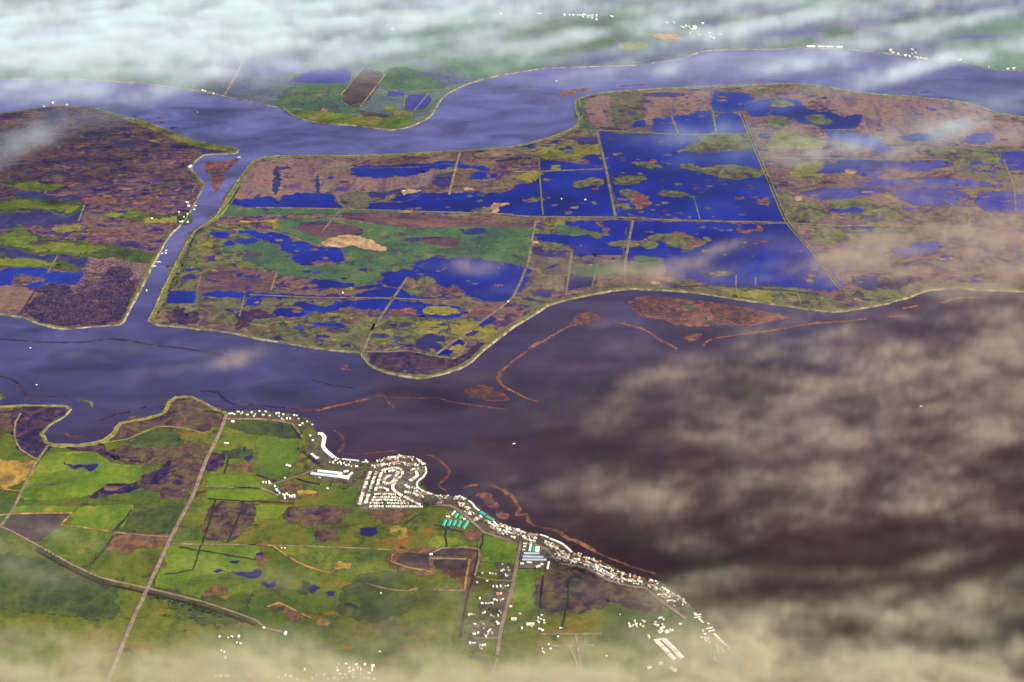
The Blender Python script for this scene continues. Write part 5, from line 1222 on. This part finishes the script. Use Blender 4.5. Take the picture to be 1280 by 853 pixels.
def cloud(name, label, blobs, color, zc, half, x0, x1, y0, y1, cell, rot, tau_scale=.47, contrast=.52, beta=3.0, ex=1.0, ey=.45, zres=9, warp=1.0):
    nx, ny = int((x1 - x0) / cell), int((y1 - y0) / cell)
    xs = x0 + (np.arange(nx) + .5) * cell; ys = y0 + (np.arange(ny) + .5) * cell
    X, Y = np.meshgrid(xs, ys, indexing='ij')
    wx = fractal(nx, ny, 3.2, 1, 1) * 90 * warp; wy = fractal(nx, ny, 3.2, 1, 1) * 150 * warp
    PX, PY = to_px(X + wx, Y + wy, np.full_like(X, zc))
    cov = np.zeros_like(X)
    for (cx, cy, rx, ry, an, tau) in blobs:
        t = R(an); dx = PX - cx; dy = -(PY - cy)
        u = (dx * math.cos(t) + dy * math.sin(t)) / rx; v = (-dx * math.sin(t) + dy * math.cos(t)) / ry
        cov += tau * np.exp(-(u * u + v * v))
    f = fractal(nx, ny, beta, ex, ey, rot, lo=cell / 1100.0)
    g = fractal(nx, ny, 3.2, ex, ey, rot, lo=.012)
    tex = np.clip(np.exp(contrast * (f + .5 * g)) - .12, 0.0, 4)
    cov = cov * tex
    # fade at the rim of the cloud's own extent
    ex_ = np.minimum(np.minimum(X - x0, x1 - X), np.minimum(Y - y0, y1 - Y)) / (cell * 8)
    cov *= np.clip(ex_, 0, 1)
    # optical depth along a slanting ray -> extinction per metre
    el = np.arctan2(CAM_H - zc, Y)
    sig = tau_scale * cov * np.sin(el) / (half * 1.33)
    sig[sig < 8e-6] = 0
    zmid = zc + fractal(nx, ny, 3.4) * half * .35
    me = bpy.data.meshes.new(name)
    Zf = np.full_like(X, zc)
    me.vertices.add(nx * ny)
    me.vertices.foreach_set('co', np.stack([X, Y, Zf], -1).astype(np.float32).ravel())
    for an_, arr in (('extinction', sig), ('middle', zmid)):
        at = me.attributes.new(an_, 'FLOAT', 'POINT'); at.data.foreach_set('value', arr.astype(np.float32).ravel())
    me.update()
    mat = volume_mat(name + '_vapour', color, True, .001)
    me.materials.append(mat)
    o = link(name, me)
    ng = bpy.data.node_groups.new(name + '_volume', 'GeometryNodeTree')
    ng.interface.new_socket('Geometry', in_out='INPUT', socket_type='NodeSocketGeometry')
    ng.interface.new_socket('Geometry', in_out='OUTPUT', socket_type='NodeSocketGeometry')
    N, Lk = ng.nodes, ng.links
    gi = N.new('NodeGroupInput'); go = N.new('NodeGroupOutput')
    pos = N.new('GeometryNodeInputPosition'); sep = N.new('ShaderNodeSeparateXYZ'); Lk.new(pos.outputs[0], sep.inputs[0])
    def math_(op, a, b=None, c=None):
        n = N.new('ShaderNodeMath'); n.operation = op
        for i, v in enumerate((a, b, c)):
            if v is None: continue
            if isinstance(v, (int, float)): n.inputs[i].default_value = v
            else: Lk.new(v, n.inputs[i])
        return n.outputs[0]
    ix = math_('MINIMUM', math_('MAXIMUM', math_('FLOOR', math_('DIVIDE', math_('SUBTRACT', sep.outputs[0], x0), cell)), 0), nx - 1)
    iy = math_('MINIMUM', math_('MAXIMUM', math_('FLOOR', math_('DIVIDE', math_('SUBTRACT', sep.outputs[1], y0), cell)), 0), ny - 1)
    idx = math_('MULTIPLY_ADD', ix, float(ny), iy)
    def sample(attr):
        na = N.new('GeometryNodeInputNamedAttribute'); na.data_type = 'FLOAT'; na.inputs[0].default_value = attr
        si = N.new('GeometryNodeSampleIndex'); si.data_type = 'FLOAT'; si.domain = 'POINT'
        Lk.new(gi.outputs[0], si.inputs[0]); Lk.new(na.outputs[0], si.inputs[1]); Lk.new(idx, si.inputs['Index'])
        return si.outputs[0]
    s_ = sample('extinction'); zm = sample('middle')
    t = math_('DIVIDE', math_('SUBTRACT', sep.outputs[2], zm), half)
    prof = math_('MAXIMUM', math_('SUBTRACT', 1.0, math_('MULTIPLY', t, t)), 0.0)
    no = N.new('ShaderNodeTexNoise'); no.inputs['Scale'].default_value = 1 / 130.0; no.inputs['Detail'].default_value = 3.5
    vm = N.new('ShaderNodeVectorMath'); vm.operation = 'MULTIPLY'; vm.inputs[1].default_value = (.5, 1, 1.6)
    Lk.new(pos.outputs[0], vm.inputs[0]); Lk.new(vm.outputs[0], no.inputs['Vector'])
    nz = math_('MAXIMUM', math_('MULTIPLY_ADD', no.outputs[0], 2.4, -.2), 0.0)
    den = math_('MULTIPLY', math_('MULTIPLY', math_('MULTIPLY', s_, prof), nz), 1000.0)
    vc = N.new('GeometryNodeVolumeCube')
    Lk.new(den, vc.inputs['Density'])
    z0, z1 = zc - half * 1.9, zc + half * 1.9
    vc.inputs['Min'].default_value = (x0, y0, z0); vc.inputs['Max'].default_value = (x1, y1, z1)
    vc.inputs['Resolution X'].default_value = nx; vc.inputs['Resolution Y'].default_value = ny; vc.inputs['Resolution Z'].default_value = zres
    sm = N.new('GeometryNodeSetMaterial'); sm.inputs['Material'].default_value = mat
    Lk.new(vc.outputs[0], sm.inputs[0]); Lk.new(sm.outputs[0], go.inputs[0])
    md = o.modifiers.new('vapour', 'NODES'); md.node_group = ng
    tag(o, label, 'cloud', kind='stuff')
    return o

cloud('cloud_bank', 'long pale blue white cloud bank and streaks over the far shore', [
    (640, 20, 1200, 60, 0, .26), (200, 30, 340, 50, 3, .4), (110, 28, 280, 42, 3, 1.5), (330, 10, 220, 28, 6, 1.0), (90, 70, 170, 22, 0, .9), (520, 22, 190, 20, 8, .75), (250, 96, 150, 12, 6, .55), (40, 112, 110, 12, 0, .8), (150, 118, 70, 9, -4, .6),
    (470, 70, 160, 16, 4, .45), (330, 66, 140, 14, 4, .5), (60, 160, 110, 14, 14, .35), (10, 190, 50, 12, 25, .3), (640, 8, 160, 12, 6, .6),
    (1000, 40, 340, 70, 4, 0.2016), (820, 34, 150, 5.95, 10.5, 1.1016), (700, 58, 80, 7.65, 14, 0.7344), (930, 44, 170, 5.95, 9, 1.1628), (1010, 26, 120, 6.8, 10, 0.7344), (1170, 36, 140, 5.95, 11, 1.224), (1095, 58, 90, 6.8, 9, 0.8568), (1225, 76, 110, 6.8, 13, 1.224), (1120, 100, 110, 7.65, 12, 0.918),
    (880, 64, 90, 5.95, 10, 0.7344), (800, 88, 90, 7.65, 6, 0.4284), (930, 92, 170, 11.9, 4, 0.612), (1060, 82, 90, 8.5, 4, 0.4896), (1180, 8, 160, 8.5, 6, 0.612), (960, 6, 240, 7.65, 4, 0.4896), (1240, 140, 90, 11.9, 8, 0.3672),
    (900, 168, 90, 8.5, 4, 0.39168), (1000, 178, 90, 7.65, 0, 0.4896), (1110, 185, 160, 11.9, 4, 0.39168), (1200, 165, 40, 8.5, 10, 0.4896)],
    (.74, .82, .80), 1100, 45, -6500, 6500, 6300, 15500, 28, R(22), tau_scale=.47, contrast=.52, beta=2.7, ex=1.0, ey=.36, warp=.35)
cloud('cloud_veil', 'thin grey mauve cloud veil drifting over the open water', [
    (1080, 510, 330, 110, 0, .38), (900, 640, 260, 40, 0, .2), (1210, 300, 150, 40, 4, .75), (1230, 350, 130, 22, 0, .75), (1080, 315, 110, 18, 6, .45), (1000, 335, 90, 12, 8, .5), (870, 325, 60, 9, 14, .75), (800, 338, 90, 9, 3, .7), (680, 352, 30, 9, 6, .6), (600, 334, 45, 6, -4, .42), (700, 330, 40, 6, 20, .2),
    (1160, 235, 150, 26, 0, .4), (300, 452, 38, 8, 14, 1.5), (180, 472, 60, 7, 12, .24), (465, 515, 36, 8, 10, .2), (150, 445, 110, 8, 3, .14), (760, 405, 50, 5, 0, .3),
    (1180, 440, 190, 34, 3, .85), (1080, 470, 140, 26, -3, .55), (880, 470, 80, 16, 12, .5), (800, 492, 70, 10, 10, .3), (960, 515, 110, 22, 4, .5), (1210, 525, 120, 18, 4, .7), (1100, 545, 150, 24, 0, .5), (1240, 490, 90, 16, 6, .5),
    (820, 612, 90, 18, 8, .6), (950, 600, 120, 14, 4, .45), (1090, 592, 120, 16, 0, .45), (1220, 600, 110, 16, 5, .6), (1130, 636, 140, 12, 6, .55), (1240, 645, 80, 12, -5, .5), (855, 672, 30, 12, -10, .35), (700, 610, 70, 10, 8, .2), (1170, 690, 28, 6, 20, .3), (1010, 640, 80, 12, 4, .3)],
    (.53, .42, .33), 1000, 28, -3200, 5200, 4400, 10200, 16, R(14), tau_scale=.42, contrast=.54, beta=2.7, warp=.4, ex=1.0, ey=.5)
cloud('cloud_fog', 'low cream coloured cloud hiding the fields and river bank at the bottom', [
    (120, 835, 260, 28, 2, 1.3), (330, 835, 200, 30, 2, 1.0), (560, 845, 220, 24, 0, .9), (420, 800, 120, 14, 8, .4), (560, 775, 130, 14, 6, .2), (630, 735, 110, 12, 5, .22), (500, 705, 90, 10, 5, .12), (200, 812, 110, 14, 6, .4), (640, 880, 1000, 34, 0, 1.0), (60, 800, 60, 12, 0, .6),
    (760, 850, 220, 40, 0, 1.3), (800, 800, 140, 20, -4, .55), (740, 760, 90, 14, 0, .35), (900, 795, 90, 24, -10, .55), (960, 840, 180, 40, 0, 1.4), (1120, 850, 160, 26, 3, .95), (960, 760, 130, 14, 2, .6), (1100, 775, 150, 14, 4, .5), (1240, 740, 70, 16, 10, .5), (1250, 830, 90, 12, 6, .6),
    (840, 735, 60, 10, 0, .4), (1060, 770, 230, 34, 2, .35), (640, 850, 900, 30, 0, .8), (900, 715, 60, 8, 0, .3), (1180, 700, 60, 8, 10, .3), (330, 720, 90, 12, -10, .15), (10, 690, 60, 26, -20, .5), (30, 650, 40, 14, 0, .25), (100, 668, 40, 8, -20, .3), (1010, 715, 120, 9, 0, .3), (1220, 785, 110, 9, 3, .35)],
    (.67, .61, .41), 900, 32, -3000, 3600, 3300, 7400, 18, R(5), tau_scale=.52, contrast=.5, warp=.3, beta=2.8, ex=1.0, ey=.6)
